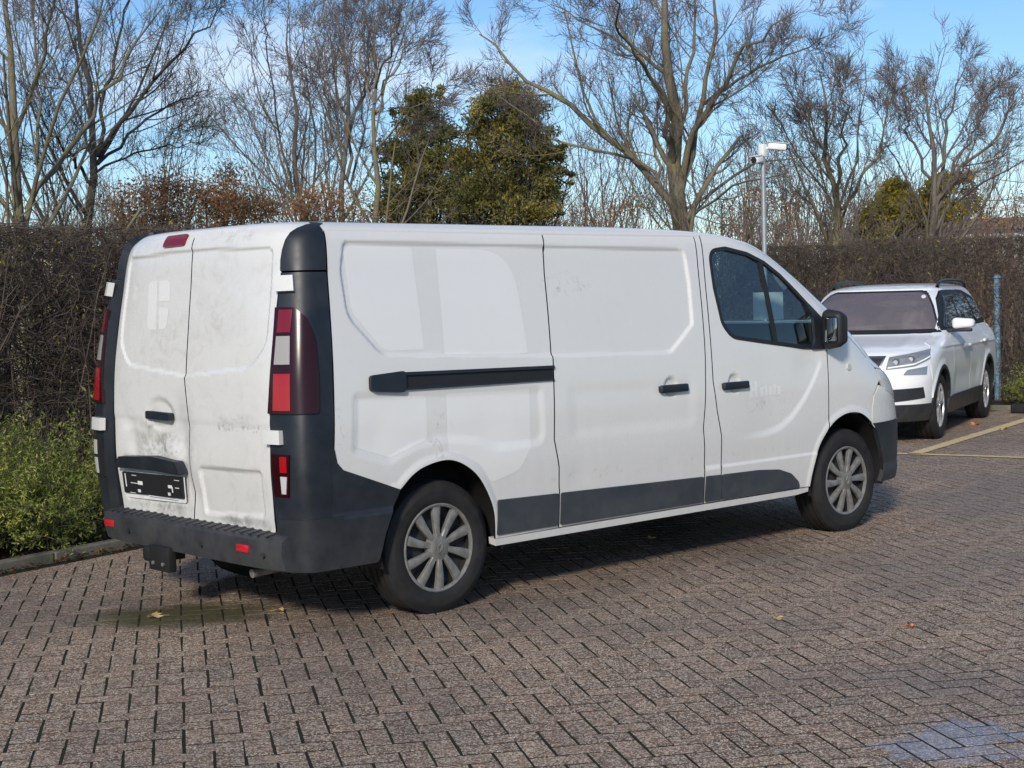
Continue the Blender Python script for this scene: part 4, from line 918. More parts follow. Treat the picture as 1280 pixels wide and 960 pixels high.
M['suv_paint'] = NB('suv_white_paint').set(base=(.78, .79, .80), rough=.22, coat=.6, coatr=.03).m
M['alloy'] = simple('silver_alloy', (.55, .55, .56), .3, .1, metal=.6)
M['suv_glass'] = glass('suv_glass', (.93, .88, .88), .0, .90, .8, film=.36); M['headlamp'] = NB('headlamp_glass').set(base=(.34, .345, .35), rough=.15, metal=.5, coat=.8, coatr=.02).m; M['drl'] = simple('lamp_white_strip', (.8, .8, .78), .25)  # film colours a hazy mauve reflection onto the windscreen
M['dark_glass'] = NB('privacy_glass').set(base=(.006, .007, .009), rough=.03, spec=.8).m
M['satin'] = simple('satin_black_rail', (.02, .021, .023), .35)
suv = empty('parked_suv', (11.67, 3.93, 0), math.radians(201.0))
tag(suv, 'white SUV with black roof rails parked facing the camera beyond the van', 'car')
SC_ = np.array([1.4, 0, .8])
def U_side(x, z): return x, -SUV.Y(x, z), z
def archpts(cx, cz, r, a0, a1, n=14): return [(cx+r*math.cos(math.radians(a0+(a1-a0)*i/n)), cz+r*math.sin(math.radians(a0+(a1-a0)*i/n))) for i in range(n+1)]
AF = archpts(2.791, .36, .415, 0, 180)      # front of the front arch round to its rear
AR = archpts(0, .36, .415, 0, 180)
def D_suv(x, z):
    x = np.asarray(x, float); z = np.asarray(z, float)
    d = .010*(1-sstep(np.abs(z-(.965+.012*(x-1.4))), .0, .028))*sstep(x, -.6, -.3)*(1-sstep(x, 3.0, 3.2))    # sharp shoulder line
    d = d-.016*np.exp(-((z-.60)/.12)**2)*sstep(x, .5, .8)*(1-sstep(x, 1.95, 2.25))
    d = d+.012*(1-sstep(np.abs(np.hypot(x-2.791, z-.36)-.43), 0, .07))+.012*(1-sstep(np.abs(np.hypot(x, z-.36)-.43), 0, .07))
    return d
BELT = lambda x: 1.135+.03*(2.2-x)/2.6
for mir in (False, True):
    kw = dict(mirror=mir, disp=D_suv, centre=SC_)
    zb = .40
    patch('fender', U_side, [(2.16, zb)]+AF[::-1][1:][:0]+[(2.376, zb)]+[p for p in AF[::-1] if p[1] > zb]+[(3.206, zb), (3.22, .60), (3.24, .86), (3.08, .955), (2.85, 1.03), (2.55, 1.075), (2.32, 1.12), (2.19, 1.12)], M['suv_paint'], suv, res=.022, gap=.003, **kw)
    fd = patch('front_door', U_side, [(1.15, .42), (1.15, BELT(1.15)), (2.19, BELT(2.19)), (2.165, .42)], M['suv_paint'], suv, res=.025, gap=.003, **kw)
    rd = patch('rear_door', U_side, [(1.15, .42), (1.15, BELT(1.15)), (.10, BELT(.10)), (.16, .86), (.36, .66), (.42, .42)], M['suv_paint'], suv, res=.025, gap=.003, **kw)
    patch('quarter_panel', U_side, [(.42, .42)]+[p for p in AR if p[1] > .42]+[(-.42, .42), (-.56, .42), (-.60, .7), (-.60, BELT(-.6)), (.10, BELT(.10)), (.16, .86), (.36, .66)], M['suv_paint'], suv, res=.025, gap=.003, **kw)
    for prt, hx, hz in ((fd, 1.27, .945), (rd, .27, .965)):
        bm = bmesh.new(); yy = (1 if mir else -1)*(float(SUV.Y(np.array(hx), np.array(hz)))+.026); add_box(bm, (hx, yy, hz), (.22, .03, .035), None, .012, 3); bm_obj('handle', bm, M['suv_paint'], prt, angle=40)
    # glasshouse
    patch('window_frame', U_side, [(2.30, 1.125), (2.19, BELT(2.19)), (-.55, BELT(-.55)), (-.66, 1.235), (-.30, 1.47), (.20, 1.565), (1.0, 1.585), (1.45, 1.565), (1.72, 1.48)], M['black'], suv, res=.05, skirt=.02, mirror=mir, centre=SC_, off=-.004)
    for nm, pts in (('side_window', [(2.13, 1.16), (1.50, 1.515), (1.12, 1.545), (1.12, 1.175)]), ('side_window', [(1.06, 1.175), (1.06, 1.548), (.22, 1.525), (.16, 1.195)]), ('quarter_window', [(.10, 1.20), (.16, 1.505), (-.25, 1.43), (-.56, 1.245)])):
        patch(nm, U_side, rounded(pts, .025, 3), M['dark_glass'], suv, res=.06, off=.002, skirt=.004, mirror=mir, centre=SC_)
    patch('roof_side', U_side, [(1.47, 1.57), (1.0, 1.592), (.20, 1.572), (-.28, 1.48), (-.45, 1.40), (-.42, 1.52), (-.2, 1.592), (.3, 1.600), (1.4, 1.600)], M['suv_paint'], suv, res=.03, skirt=.01, mirror=mir, centre=SC_)
    patch('rear_quarter', U_side, [(-.60, BELT(-.6)), (-.55, BELT(-.55)), (-.66, 1.235), (-.45, 1.40), (-.42, 1.52), (-.50, 1.50), (-.70, 1.25), (-.74, 1.1)], M['suv_paint'], suv, res=.03, skirt=.01, mirror=mir, centre=SC_)
    # black lower cladding and arch lips
    patch('sill_cladding', U_side, [(.36, .24), (.385, .405), (.42, .43), (2.17, .43), (2.385, .405), (2.41, .24)], M['trim'], suv, res=.04, off=.014, skirt=.03, mirror=mir, centre=SC_)
    for cx in (2.791, 0):
        o_, i_ = archpts(cx, .36, .432, -8, 188), archpts(cx, .36, .392, -8, 188)
        patch('arch_lip', U_side, o_+i_[::-1], M['trim'], suv, res=.03, off=.012, skirt=.04, mirror=mir, centre=SC_)
    # roof rail
    ys = 1 if mir else -1
    rp_ = np.array([[x, ys*(.60 if x > -.3 else .59), z] for x, z in ((1.36, 1.612), (1.28, 1.655), (1.1, 1.682), (.5, 1.69), (.0, 1.68), (-.25, 1.655), (-.36, 1.60))]); V_, F_ = tubes(rp_[None], np.full((1, 7), .021), 8); mesh_np('roof_rail', V_, F_, M['satin'], suv)
    # headlight with its inner units
    hl = patch('headlight', SUV.front, rounded([(SUV.pfx(3.05, .965), .965), (SUV.pfx(3.20, .875), .872), (SUV.pfy(-.78, .80), .80), (SUV.pfy(-.52, .77), .77), (SUV.pfy(-.54, .895), .895)], .01, 3), M['headlamp'], suv, res=.025, off=.006, skirt=.02, mirror=mir, sc=(.011, 1), centre=SC_)
    patch('lamp_strip', SUV.front, [(SUV.pfx(3.21, .88), .884), (SUV.pfy(-.77, .81), .812), (SUV.pfy(-.54, .782), .782), (SUV.pfy(-.54, .797), .797), (SUV.pfy(-.77, .826), .828), (SUV.pfx(3.19, .897), .900)], M['drl'], hl, res=.025, off=.010, skirt=.004, mirror=mir, sc=(.011, 1), centre=SC_)
    for y_, z_ in ((-.61, .845), (-.74, .872)):
        xx = float(SUV.fx(np.array(y_), np.array(z_))); cyl_obj('lamp_unit', (xx-.02, ys*-y_, z_), (xx+.014, ys*-y_, z_), .042, M['chrome'], hl, r1=.036, n=16); cyl_obj('lamp_bulb', (xx+.01, ys*-y_, z_), (xx+.017, ys*-y_, z_), .024, M['clear'], hl)
    fl = patch('fog_light', SUV.front, rounded([(SUV.pfy(-.68, .72), .715), (SUV.pfy(-.72, .765), .768), (SUV.pfx(3.30, .80), .795), (SUV.pfx(3.34, .71), .712)], .008, 3), M['headlamp'], suv, res=.025, off=.008, skirt=.015, mirror=mir, sc=(.011, 1), centre=SC_)
    patch('air_intake', SUV.front, rounded([(SUV.pfy(-.45, .44), .43), (SUV.pfy(-.45, .565), .565), (SUV.pfx(3.40, .58), .585), (SUV.pfx(3.36, .47), .475)], .012, 3), M['trim'], suv, res=.03, off=.007, skirt=.015, mirror=mir, sc=(.011, 1), centre=SC_)
    # mirror
    bm = bmesh.new(); add_box(bm, (0, 0, .02), (.15, .235, .125), None, .045, 4)
    for v in bm.verts:
        if v.co.y*ys > 0: v.co.x -= .25*abs(v.co.y); v.co.z = .02+(v.co.z-.02)*.8
    o = bm_obj('door_mirror', bm, M['suv_paint'], suv, smooth=True); o.location = (2.02, ys*1.01, 1.185)
    bm = bmesh.new(); add_box(bm, (-.005, -ys*.01, -.055), (.11, .20, .035), None, .012, 2); add_box(bm, (.01, -ys*.13, -.055), (.06, .10, .04), None, .01, 2); bm_obj('mirror_base', bm, M['black'], o, angle=40)
    patch('windscreen_pillar', SUV.front, [(SUV.pfx(2.29, 1.128), 1.128), (SUV.pfx(2.02, 1.29), 1.29), (SUV.pfx(1.72, 1.485), 1.485), (SUV.pfx(1.46, 1.572), 1.572), (28, 1.585), (40, 1.575), (31, 1.40), (25, 1.20), (23, 1.128)], M['suv_paint'], suv, res=.03, mirror=mir, sc=(.009, 1), centre=SC_, skirt=.02)
WS = [(24, 1.115), (26, 1.20), (32, 1.40), (38.5, 1.54), (45, 1.572)]
patch('windscreen', SUV.front, sym(WS), M['suv_glass'], suv, res=.05, off=-.003, skirt=.004, sc=(.011, 1), centre=SC_)
patch('screen_surround', SUV.front, sym([(23, 1.112), (25, 1.20), (31, 1.40), (37.5, 1.545), (45, 1.58)]), M['black'], suv, holes=[sym([(27, 1.155), (28, 1.20), (34, 1.40), (40, 1.535), (47, 1.562)])], res=.05, bres=.03, off=.0, skirt=.004, sc=(.011, 1), centre=SC_)
patch('sensor_housing', SUV.front, [(76, 1.565), (104, 1.565), (101, 1.525), (96, 1.515), (84, 1.515), (79, 1.525)], M['black'], suv, res=.05, off=-.008, skirt=.03, sc=(.011, 1), centre=SC_)
patch('windscreen_sticker', SUV.front, [(42+3.2*math.cos(t), 1.505+.022*math.sin(t)) for t in np.linspace(2*PI, 0, 13)[:-1]] if False else [(136+2.6*math.cos(t), 1.505+.020*math.sin(t)) for t in np.linspace(0, 2*PI, 13)[:-1]], M['printwhite'], suv, res=.05, off=.002, skirt=0, sc=(.011, 1), centre=SC_)
roof_obj('roof', SUV, [1.585, 1.60, 1.61, 1.62, 1.63, 1.638, 1.645, 1.651, 1.656, 1.660, 1.663], M['suv_paint'], suv, .012)
patch('bonnet', SUV.front, sym([(SUV.pfx(2.31, 1.108)+.3, 1.108), (SUV.pfx(2.55, 1.072), 1.072), (SUV.pfx(2.85, 1.028), 1.028), (SUV.pfx(3.05, .972), .972), (SUV.pfy(-.54, .902), .902), (SUV.pfy(-.3, .91), .91)]), M['suv_paint'], suv, res=.02, sc=(.011, 1), centre=SC_, skirt=.02, gap=.002,
      disp=lambda p, z: .006*(1-sstep(np.abs(np.abs(np.asarray(p)-90)-38+0*z), 0, 7)))
patch('front_apron', SUV.front, sym([(1, 1.118), (1, .90), (20, .86)]), M['suv_paint'], suv, res=.03, sc=(.011, 1), centre=SC_, skirt=0, off=-.007)
patch('front_bumper', SUV.front, sym([(SUV.pfx(3.20, .41), .41), (SUV.pfx(3.215, .60), .60), (SUV.pfx(3.235, .86), .86), (SUV.pfy(-.80, .80)-1, .90), (SUV.pfy(-.52, .89), .90)]), M['suv_paint'], suv, res=.03, sc=(.011, 1), centre=SC_, skirt=.02)
patch('bumper_skirt', SUV.front, sym([(SUV.pfx(3.17, .24), .235), (SUV.pfx(3.195, .41), .405)]), M['trim'], suv, res=.04, sc=(.011, 1), centre=SC_, skirt=.04, off=.01)
gr = patch('grille', SUV.front, sym([(SUV.pfy(-.40, .66), .66), (SUV.pfy(-.49, .89), .89)]), M['black'], suv, res=.04, sc=(.011, 1), centre=SC_, off=.004, skirt=.01)
for k in range(15):
    y_ = -.38+k*.76/14; box_obj('grille_bar', (float(SUV.fx(np.array(y_), np.array(.78)))+.012, y_, .78), (.02, .012, .19), M['satin'], gr)
patch('grille_surround', SUV.front, sym([(SUV.pfy(-.42, .64), .64), (SUV.pfy(-.51, .905), .905)]), M['chrome'], gr, holes=[sym([(SUV.pfy(-.40, .66), .66), (SUV.pfy(-.49, .885), .885)])], res=.05, bres=.03, sc=(.011, 1), centre=SC_, off=.012, skirt=.015)
patch('tailgate', SUV.rear, sym([(SUV.prx(-.58, .30), .30), (SUV.prx(-.60, .7), .7), (SUV.prx(-.60, BELT(-.6)), BELT(-.6)), (SUV.prx(-.72, 1.25), 1.25), (SUV.prx(-.48, 1.52), 1.52), (60, 1.585)]), M['suv_paint'], suv, res=.05, sc=(.011, 1), centre=SC_, skirt=.01)
bm = bmesh.new(); add_box(bm, (1.35, 0, .42), (4.2, 1.20, .26)); add_box(bm, (1.40, 0, .40), (1.85, 1.64, .22)); add_box(bm, (1.0, 0, .78), (3.6, 1.52, .5)); bm_obj('underbody', bm, M['gap'], suv)
M['cabin'] = simple('mauve_grey_cabin_trim', (.09, .082, .082), .8, .2, 6)
box_obj('dashboard', (2.22, 0, 1.04), (.5, 1.4, .12), M['cabin'], suv, bev=.03)
for y in (-.38, .38):
    st = box_obj('seat', (1.15, y, 1.10), (.16, .46, .55), M['cabin'], suv, bev=.05, seg=3); box_obj('headrest', (1.08, y, 1.43), (.09, .24, .15), M['cabin'], st, bev=.035, seg=3)
box_obj('rear_seat', (.35, 0, 1.2), (.16, 1.25, .6), M['cabin'], suv, bev=.05)
for cx in (0, 2.791):
    for ys in (1, -1):
        bm = bmesh.new(); n = 16; rings = [[bm.verts.new((cx+.405*math.cos(t), ys*y, max(.24, .36+.405*math.sin(t)))) for t in (PI*i/n for i in range(n+1))] for y in (.52, .905)]
        for i in range(n): bm.faces.new((rings[0][i], rings[0][i+1], rings[1][i+1], rings[1][i]))
        bm.faces.new(rings[0]); bm_obj('wheel_well', bm, M['black'], suv, smooth=True)
        wheel(suv, (cx, ys*.80, .355), ys, R=.362, rim=.236, width=.235, kind='alloy')
# ------------------------------------------------------------------ vegetation
def bark(name, a, b_, moss=(.10, .10, .03), k=.5):
    m_ = NB(name).set(rough=.9, spec=.15); n = m_.noise(3, 5, .65); f = m_.noise(26, 5, .7, mapscale=(1, 1, .35)); X, Y, Z = m_.xyz()
    c = m_.mix(m_.ramp(f, [(.3, 0), (.7, 1)]), a, b_); c = m_.mix(m_.math('MULTIPLY', m_.ramp(n, [(.40, 0), (.62, 1)]), k), c, moss); m_.base(c); m_.bump(f, .5, .02); return m_.m
M['bark'] = bark('grey_brown_bark', (.095, .083, .074), (.20, .175, .15), (.15, .145, .08), .35)
M['bark_moss'] = bark('mossy_bark', (.11, .098, .080), (.22, .19, .15), (.20, .185, .065), .6)
M['bark_dark'] = bark('dark_bark', (.04, .036, .034), (.10, .088, .08), (.10, .10, .05), .3)
M['twig'] = bark('twig_bark', (.105, .088, .084), (.21, .172, .16), (.15, .145, .09), .25)
M['twig_red'] = bark('red_brown_twigs', (.14, .095, .08), (.25, .17, .14), (.16, .14, .08), .2)
M['hedge_twig'] = bark('hedge_twigs', (.050, .040, .035), (.165, .128, .108), (.11, .10, .06), .25)
def leaf_mat(name, cols, sc=1.3):
    b = NB(name).set(rough=.6, spec=.3); pos = b.n('ShaderNodeNewGeometry').outputs['Position']
    n = b.noise(sc, 4, .6, vec=pos); w = b.n('ShaderNodeTexWhiteNoise'); mp = b.n('ShaderNodeVectorMath', operation='SNAP'); b.l(pos, mp.inputs[0]); mp.inputs[1].default_value = (.05, .05, .05); b.l(mp.outputs[0], w.inputs['Vector'])
    f = b.math('ADD', b.math('MULTIPLY', n, .65), b.math('MULTIPLY', w.outputs['Value'], .35))
    k = len(cols); c = b.ramp(f, [(.30+.42*i/(k-1), cc) for i, cc in enumerate(cols)]); b.base(c)
    t = b.n('ShaderNodeBsdfTranslucent'); b.l(c, t.inputs['Color']); mx = b.n('ShaderNodeMixShader'); mx.inputs[0].default_value = .38
    b.l(b.bsdf.outputs[0], mx.inputs[1]); b.l(t.outputs[0], mx.inputs[2]); b.l(mx.outputs[0], b.out.inputs[0]); return b.m
M['leaf_green'] = leaf_mat('evergreen_leaves', [(.08, .095, .042), (.17, .185, .07), (.28, .265, .095), (.38, .31, .12)], .9)
M['leaf_olive'] = leaf_mat('olive_gold_leaves', [(.12, .125, .04), (.24, .23, .065), (.38, .32, .085), (.48, .37, .10)], .8)
M['leaf_yellow'] = leaf_mat('yellow_green_leaves', [(.16, .17, .03), (.34, .32, .04), (.56, .44, .05), (.72, .45, .07)], .9)
M['leaf_brown'] = leaf_mat('brown_autumn_leaves', [(.14, .09, .06), (.27, .165, .095), (.40, .235, .11), (.55, .29, .12)], 1.5)
M['leaf_cover'] = leaf_mat('ground_cover_leaves', [(.08, .125, .03), (.21, .29, .05), (.38, .43, .085), (.54, .53, .15)], 2.2)
def unit(v): return v/(np.linalg.norm(v, axis=-1, keepdims=True)+1e-9)
def resamp(P, k):
    P = np.asarray(P, float); s = np.r_[0, np.cumsum(np.linalg.norm(np.diff(P, axis=0), axis=1))]; t = np.linspace(0, s[-1], k)
    return np.stack([np.interp(t, s, P[:, i]) for i in range(3)], 1)
def children(P, R, n, t0, ang, ratio, k, up, curl, rr, rmin, r, taper=.4, lmin=0.0):
    """vectorised side branches: P (B,k0,3) parents, R (B,k0)"""
    B, k0, _ = P.shape; L = np.linalg.norm(np.diff(P, axis=1), axis=2).sum(1)
    t = t0+(1-t0)*((np.arange(n)[None]+r.random((B, n)))/n); t = np.clip(t, 0, .995)*(k0-1); i = t.astype(int); f = (t-i)[..., None]
    bi = np.arange(B)[:, None]; p = P[bi, i]*(1-f)+P[bi, i+1]*f; d = unit(P[bi, i+1]-P[bi, i]); rad = R[bi, i]*(1-f[..., 0])+R[bi, i+1]*f[..., 0]
    q = unit(r.normal(size=d.shape)); q = unit(q-(q*d).sum(-1, keepdims=True)*d); a = np.radians(r.uniform(*ang, size=t.shape))[..., None]
    d = unit(d*np.cos(a)+q*np.sin(a)); ln = np.maximum(L[:, None]*ratio*(1.05-.6*t/(k0-1))*r.uniform(.65, 1.25, t.shape), lmin)
    p, d, ln, rad = p.reshape(-1, 3), d.reshape(-1, 3), ln.ravel(), rad.ravel()
    r0 = np.maximum(rad*rr, rmin); out = [p]
    for s in range(k-1):
        out.append(out[-1]+d*(ln/(k-1))[:, None]); d = unit(d+np.array([0, 0, up])/(k-1)+r.normal(size=d.shape)*curl)
    return np.stack(out, 1), r0[:, None]*np.linspace(1, taper, k)[None]
def build_tree(name, stems, D, label, group, mt=('bark', 'twig'), lv=None, seed=1, spread=.12, rmin=.0040, leaves=None):
    """stems: (pixel polyline, base radius m, tip radius m); grown at depth D with real depth in every limb"""
    r = np.random.default_rng(seed); P = []; Rr = []
    for si, (pl, ra, rb) in enumerate(stems):
        dd = r.uniform(-1, 1) if si else 0.0; n = len(pl); pts = []
        for j, (u, v) in enumerate(pl):
            dep = D*(1+spread*dd*(j/(n-1))**1.2 * (1 if si else .3)); pts.append(at_depth(u, v, dep))
        if si == 0 or pl[0][1] > 262:     # carry the stem down to the soil
            b0 = pts[0].copy(); b0[2] = -.05; b0[:2] += (pts[0]-pts[1])[:2]*.2; pts.insert(0, b0)
        ra *= .74 if si == 0 else .42; rb *= .7; P.append(resamp(pts, 12)); Rr.append(np.linspace(1, 0, 12)**.9*(ra-rb)+rb)
    P = np.stack(P); Rr = np.stack(Rr); P[:, 1:] += r.normal(size=P[:, 1:].shape)*(.0016*D)
    root = empty(name, tuple(P[0, 0]*[1, 1, 0])); base = P[0, 0]*[1, 1, 0]; tag(root, label, 'tree', group)
    lim = [tubes(P-base, Rr, 8)]; tw = []
    lv = lv or [(8, .18, (20, 46), .42, 7, .45, .05, .5), (5, .18, (20, 46), .50, 5, .35, .07, .5), (5, .2, (20, 46), .56, 4, .3, .09, .6), (4 if D > 22 else 3, .2, (18, 42), .66, 3, .25, .08, .7)]
    cp, cr = P, Rr
    for q, (n, t0, ang, ratio, k, up, curl, rr) in enumerate(lv):
        cp, cr = children(cp, cr, n, t0, ang, ratio, k, up, curl, rr, D*.00015, r, lmin=.18)
        (lim if q == 0 else tw).append(tubes(cp-base, cr, 5 if q == 0 else 3))
    V, F = merge(lim); o = mesh_np('trunk', V, F, M[mt[0]], root)
    V, F = merge(tw); c = mesh_np('crown', V, F, M[mt[1]], root)
    if leaves:
        tips = cp[r.random(len(cp)) < leaves[0]]; leaf_cloud('leaves', tips[:, -1]-base, leaves[1], M[leaves[2]], root, r)
    return root
def leaf_cloud(name, C, size, mat, parent, r, aspect=.6, flat=0.0):
    n = len(C); a = unit(r.normal(size=(n, 3))+np.array([0, 0, flat])); b = unit(np.cross(a, r.normal(size=(n, 3)))); c = np.cross(a, b); s = r.uniform(size[0], size[1], (n, 1))
    V = np.stack([C-b*s, C-c*s*aspect*.5+a*s*.12, C+b*s, C+c*s*aspect*.5+a*s*.12], 1).reshape(-1, 3); F = np.arange(4*n).reshape(n, 4)
    return mesh_np(name, V, F, mat, parent, smooth=False)
# ---- bare trees behind the hedges
G = 'bare trees behind the hedges'
build_tree('bare_tree', [([(26, 290), (25, 200), (18, 120), (8, 40), (2, -60)], .14, .02), ([(30, 268), (50, 190), (75, 130), (108, 60), (140, -30)], .10, .012), ([(34, 262), (62, 214), (102, 160), (150, 85), (205, 5)], .085, .01), ([(24, 290), (2, 245), (-40, 190), (-80, 120)], .08, .01), ([(12, 290), (8, 215), (-10, 130), (-20, 30)], .07, .012), ([(22, 160), (48, 90), (62, 20), (70, -60)], .06, .01), ([(45, 205), (48, 130), (40, 50), (50, -40)], .05, .01)], 17, 'bare many-stemmed tree with pale trunk at the left edge above the hedge', G, ('bark_moss', 'bark'), seed=11, spread=.10)
build_tree('bare_tree', [([(106, 290), (117, 235), (121, 190), (113, 140), (104, 80), (95, 0), (90, -60)], .12, .015), ([(121, 195), (152, 152), (192, 100), (240, 50), (272, 12)], .075, .01), ([(122, 205), (162, 168), (212, 132), (262, 112)], .055, .008), ([(117, 235), (95, 203), (72, 182), (48, 140)], .055, .008), ([(103, 285), (80, 232), (62, 195), (50, 170)], .06, .01), ([(120, 195), (136, 120), (150, 50), (168, -30)], .07, .01), ([(121, 215), (160, 195), (205, 182), (250, 178)], .04, .006), ([(119, 220), (100, 150), (70, 90), (40, 30)], .05, .008)], 19, 'dark bare tree leaning right behind the left hedge', G, ('bark_dark', 'bark_dark'), seed=12, spread=.12)
build_tree('bare_tree', [([(378, 295), (373, 240), (369, 180), (362, 100), (357, 15)], .13, .012), ([(376, 295), (356, 220), (336, 150), (316, 80), (300, 20)], .09, .01), ([(381, 290), (393, 205), (387, 115), (380, 25)], .10, .01), ([(372, 275), (332, 192), (302, 135), (275, 95)], .07, .008), ([(382, 290), (400, 230), (408, 165), (402, 85)], .07, .008), ([(366, 240), (345, 140), (335, 60), (330, 0)], .06, .008), ([(376, 250), (420, 190), (440, 150)], .045, .006)], 30, 'bare fan-shaped tree above the rear of the van roof', G, ('bark', 'twig'), seed=13)
build_tree('bare_tree', [([(428, 290), (431, 240), (433, 190), (437, 140), (430, 80), (424, 15)], .12, .012), ([(433, 225), (443, 150), (460, 90), (468, 5)], .08, .01), ([(432, 205), (414, 150), (400, 90), (392, 40)], .06, .008), ([(434, 180), (425, 110), (410, 50), (408, 0)], .06, .008), ([(437, 235), (452, 180), (450, 110), (440, 40)], .06, .008)], 27, 'slender bare tree with forked grey trunk left of the evergreens', G, ('bark', 'twig'), seed=14)
build_tree('bare_tree', [([(471, 295), (470, 220), (467, 150), (470, 80), (480, 5)], .11, .012), ([(468, 160), (485, 100), (512, 50), (530, 28)], .055, .008), ([(468, 130), (455, 80), (450, 20)], .05, .008), ([(469, 190), (500, 150), (530, 125), (560, 110)], .045, .006), ([(469, 110), (490, 60), (500, 10)], .05, .008)], 25, 'thin bare tree with single pale trunk in front of the evergreens', G, ('bark_moss', 'twig'), seed=15)
build_tree('bare_tree', [([(848, 305), (848, 255), (845, 200), (840, 130), (835, 60), (830, -50)], .27, .03), ([(847, 262), (818, 226), (786, 194), (745, 160), (700, 132), (650, 95), (598, 35)], .16, .015), ([(845, 268), (806, 210), (768, 176), (735, 130), (716, 60), (705, 10)], .12, .012), ([(850, 235), (866, 165), (896, 112), (935, 60), (985, 15)], .14, .012), ([(850, 245), (862, 190), (880, 130), (893, 55), (890, -40)], .13, .02), ([(851, 268), (884, 240), (922, 216), (960, 205), (1015, 198)], .12, .012), ([(852, 276), (892, 248), (935, 226), (990, 212)], .09, .01), ([(843, 190), (828, 120), (790, 62), (742, 32), (690, 8)], .10, .01), ([(845, 185), (858, 100), (868, 20), (872, -50)], .10, .012), ([(840, 150), (812, 92), (775, 40), (760, -20)], .08, .01), ([(790, 198), (740, 185), (690, 170), (640, 130), (610, 110)], .06, .008), ([(880, 130), (925, 100), (980, 70), (1040, 40)], .07, .008), ([(820, 228), (815, 160), (800, 110), (790, 50)], .07, .008)], 24, 'large spreading bare tree with mossy trunk behind the van roof', G, ('bark_moss', 'twig'), seed=16, spread=.13, lv=[(9, .15, (24, 56), .34, 7, .6, .10, .45), (6, .15, (24, 55), .48, 5, .7, .13, .5), (5, .15, (24, 52), .55, 4, .8, .15, .6), (3, .2, (20, 46), .65, 4, .8, .12, .7)])
build_tree('bare_tree', [([(1046, 300), (1049, 270), (1041, 200), (1031, 140), (1022, 85)], .14, .012), ([(1050, 268), (1066, 210), (1076, 150), (1086, 75)], .09, .01), ([(1046, 264), (1014, 216), (984, 172), (955, 132)], .08, .008), ([(1052, 262), (1085, 215), (1104, 170), (1108, 110)], .08, .008), ([(1047, 275), (1028, 232), (998, 202), (965, 190)], .06, .006), ([(1044, 240), (1056, 170), (1050, 95)], .07, .008), ([(1042, 215), (1010, 150), (990, 100)], .06, .008)], 26, 'bare vase-shaped tree right of the camera pole', G, ('bark_moss', 'twig'), seed=17)
build_tree('bare_tree', [([(1164, 300), (1168, 255), (1165, 190), (1160, 130), (1150, 85)], .14, .012), ([(1168, 262), (1190, 216), (1220, 190), (1250, 162), (1272, 125)], .10, .01), ([(1168, 252), (1182, 180), (1196, 120), (1208, 85)], .09, .01), ([(1161, 266), (1130, 222), (1110, 192), (1092, 165)], .08, .008), ([(1170, 272), (1215, 236), (1262, 215), (1310, 196)], .08, .008), ([(1164, 240), (1140, 170), (1128, 108)], .07, .008), ([(1190, 218), (1225, 150), (1240, 105)], .06, .008)], 25, 'bare spreading tree behind the far hedge at right', G, ('bark', 'twig'), seed=18)
SL = [(5, .15, (12, 32), .5, 6, .5, .06, .5), (5, .2, (16, 40), .45, 4, .35, .08, .6), (3, .2, (16, 40), .5, 3, .3, .08, .7)]
for q, (u0, D, h, lab) in enumerate(((735, 31, 150, 'reddish bare thicket of thin stems left of the big tree'), (790, 34, 165, 'bare thicket of upright stems just left of the big trunk'), (915, 30, 170, 'bare thicket of thin stems right of the big trunk'), (975, 33, 175, 'bare thin-stemmed thicket directly behind the camera pole'), (1240, 36, 175, 'far bare thicket at the right edge'), (215, 33, 130, 'bare sapling clump behind the brown bushes at left'), (330, 36, 150, 'bare sapling clump behind the fan-shaped tree'), (665, 36, 150, 'bare sapling clump behind the golden evergreen'))):
    rr_ = random.Random(50+q); st = []
    for k in range(8):
        du = rr_.uniform(-26, 26); lean = rr_.uniform(-30, 30); st.append(([(u0+du, 296), (u0+du+lean*.3, 255), (u0+du+lean*.7, 300-(300-h)*.6), (u0+du+lean*1.2, h+rr_.uniform(-15, 30))], rr_.uniform(.035, .06), .006))
    build_tree('bare_sapling', st, D, lab, 'bare sapling thickets', ('twig_red' if q % 2 == 0 else 'bark', 'twig_red' if q % 2 == 0 else 'twig'), lv=SL, seed=60+q, spread=.06)
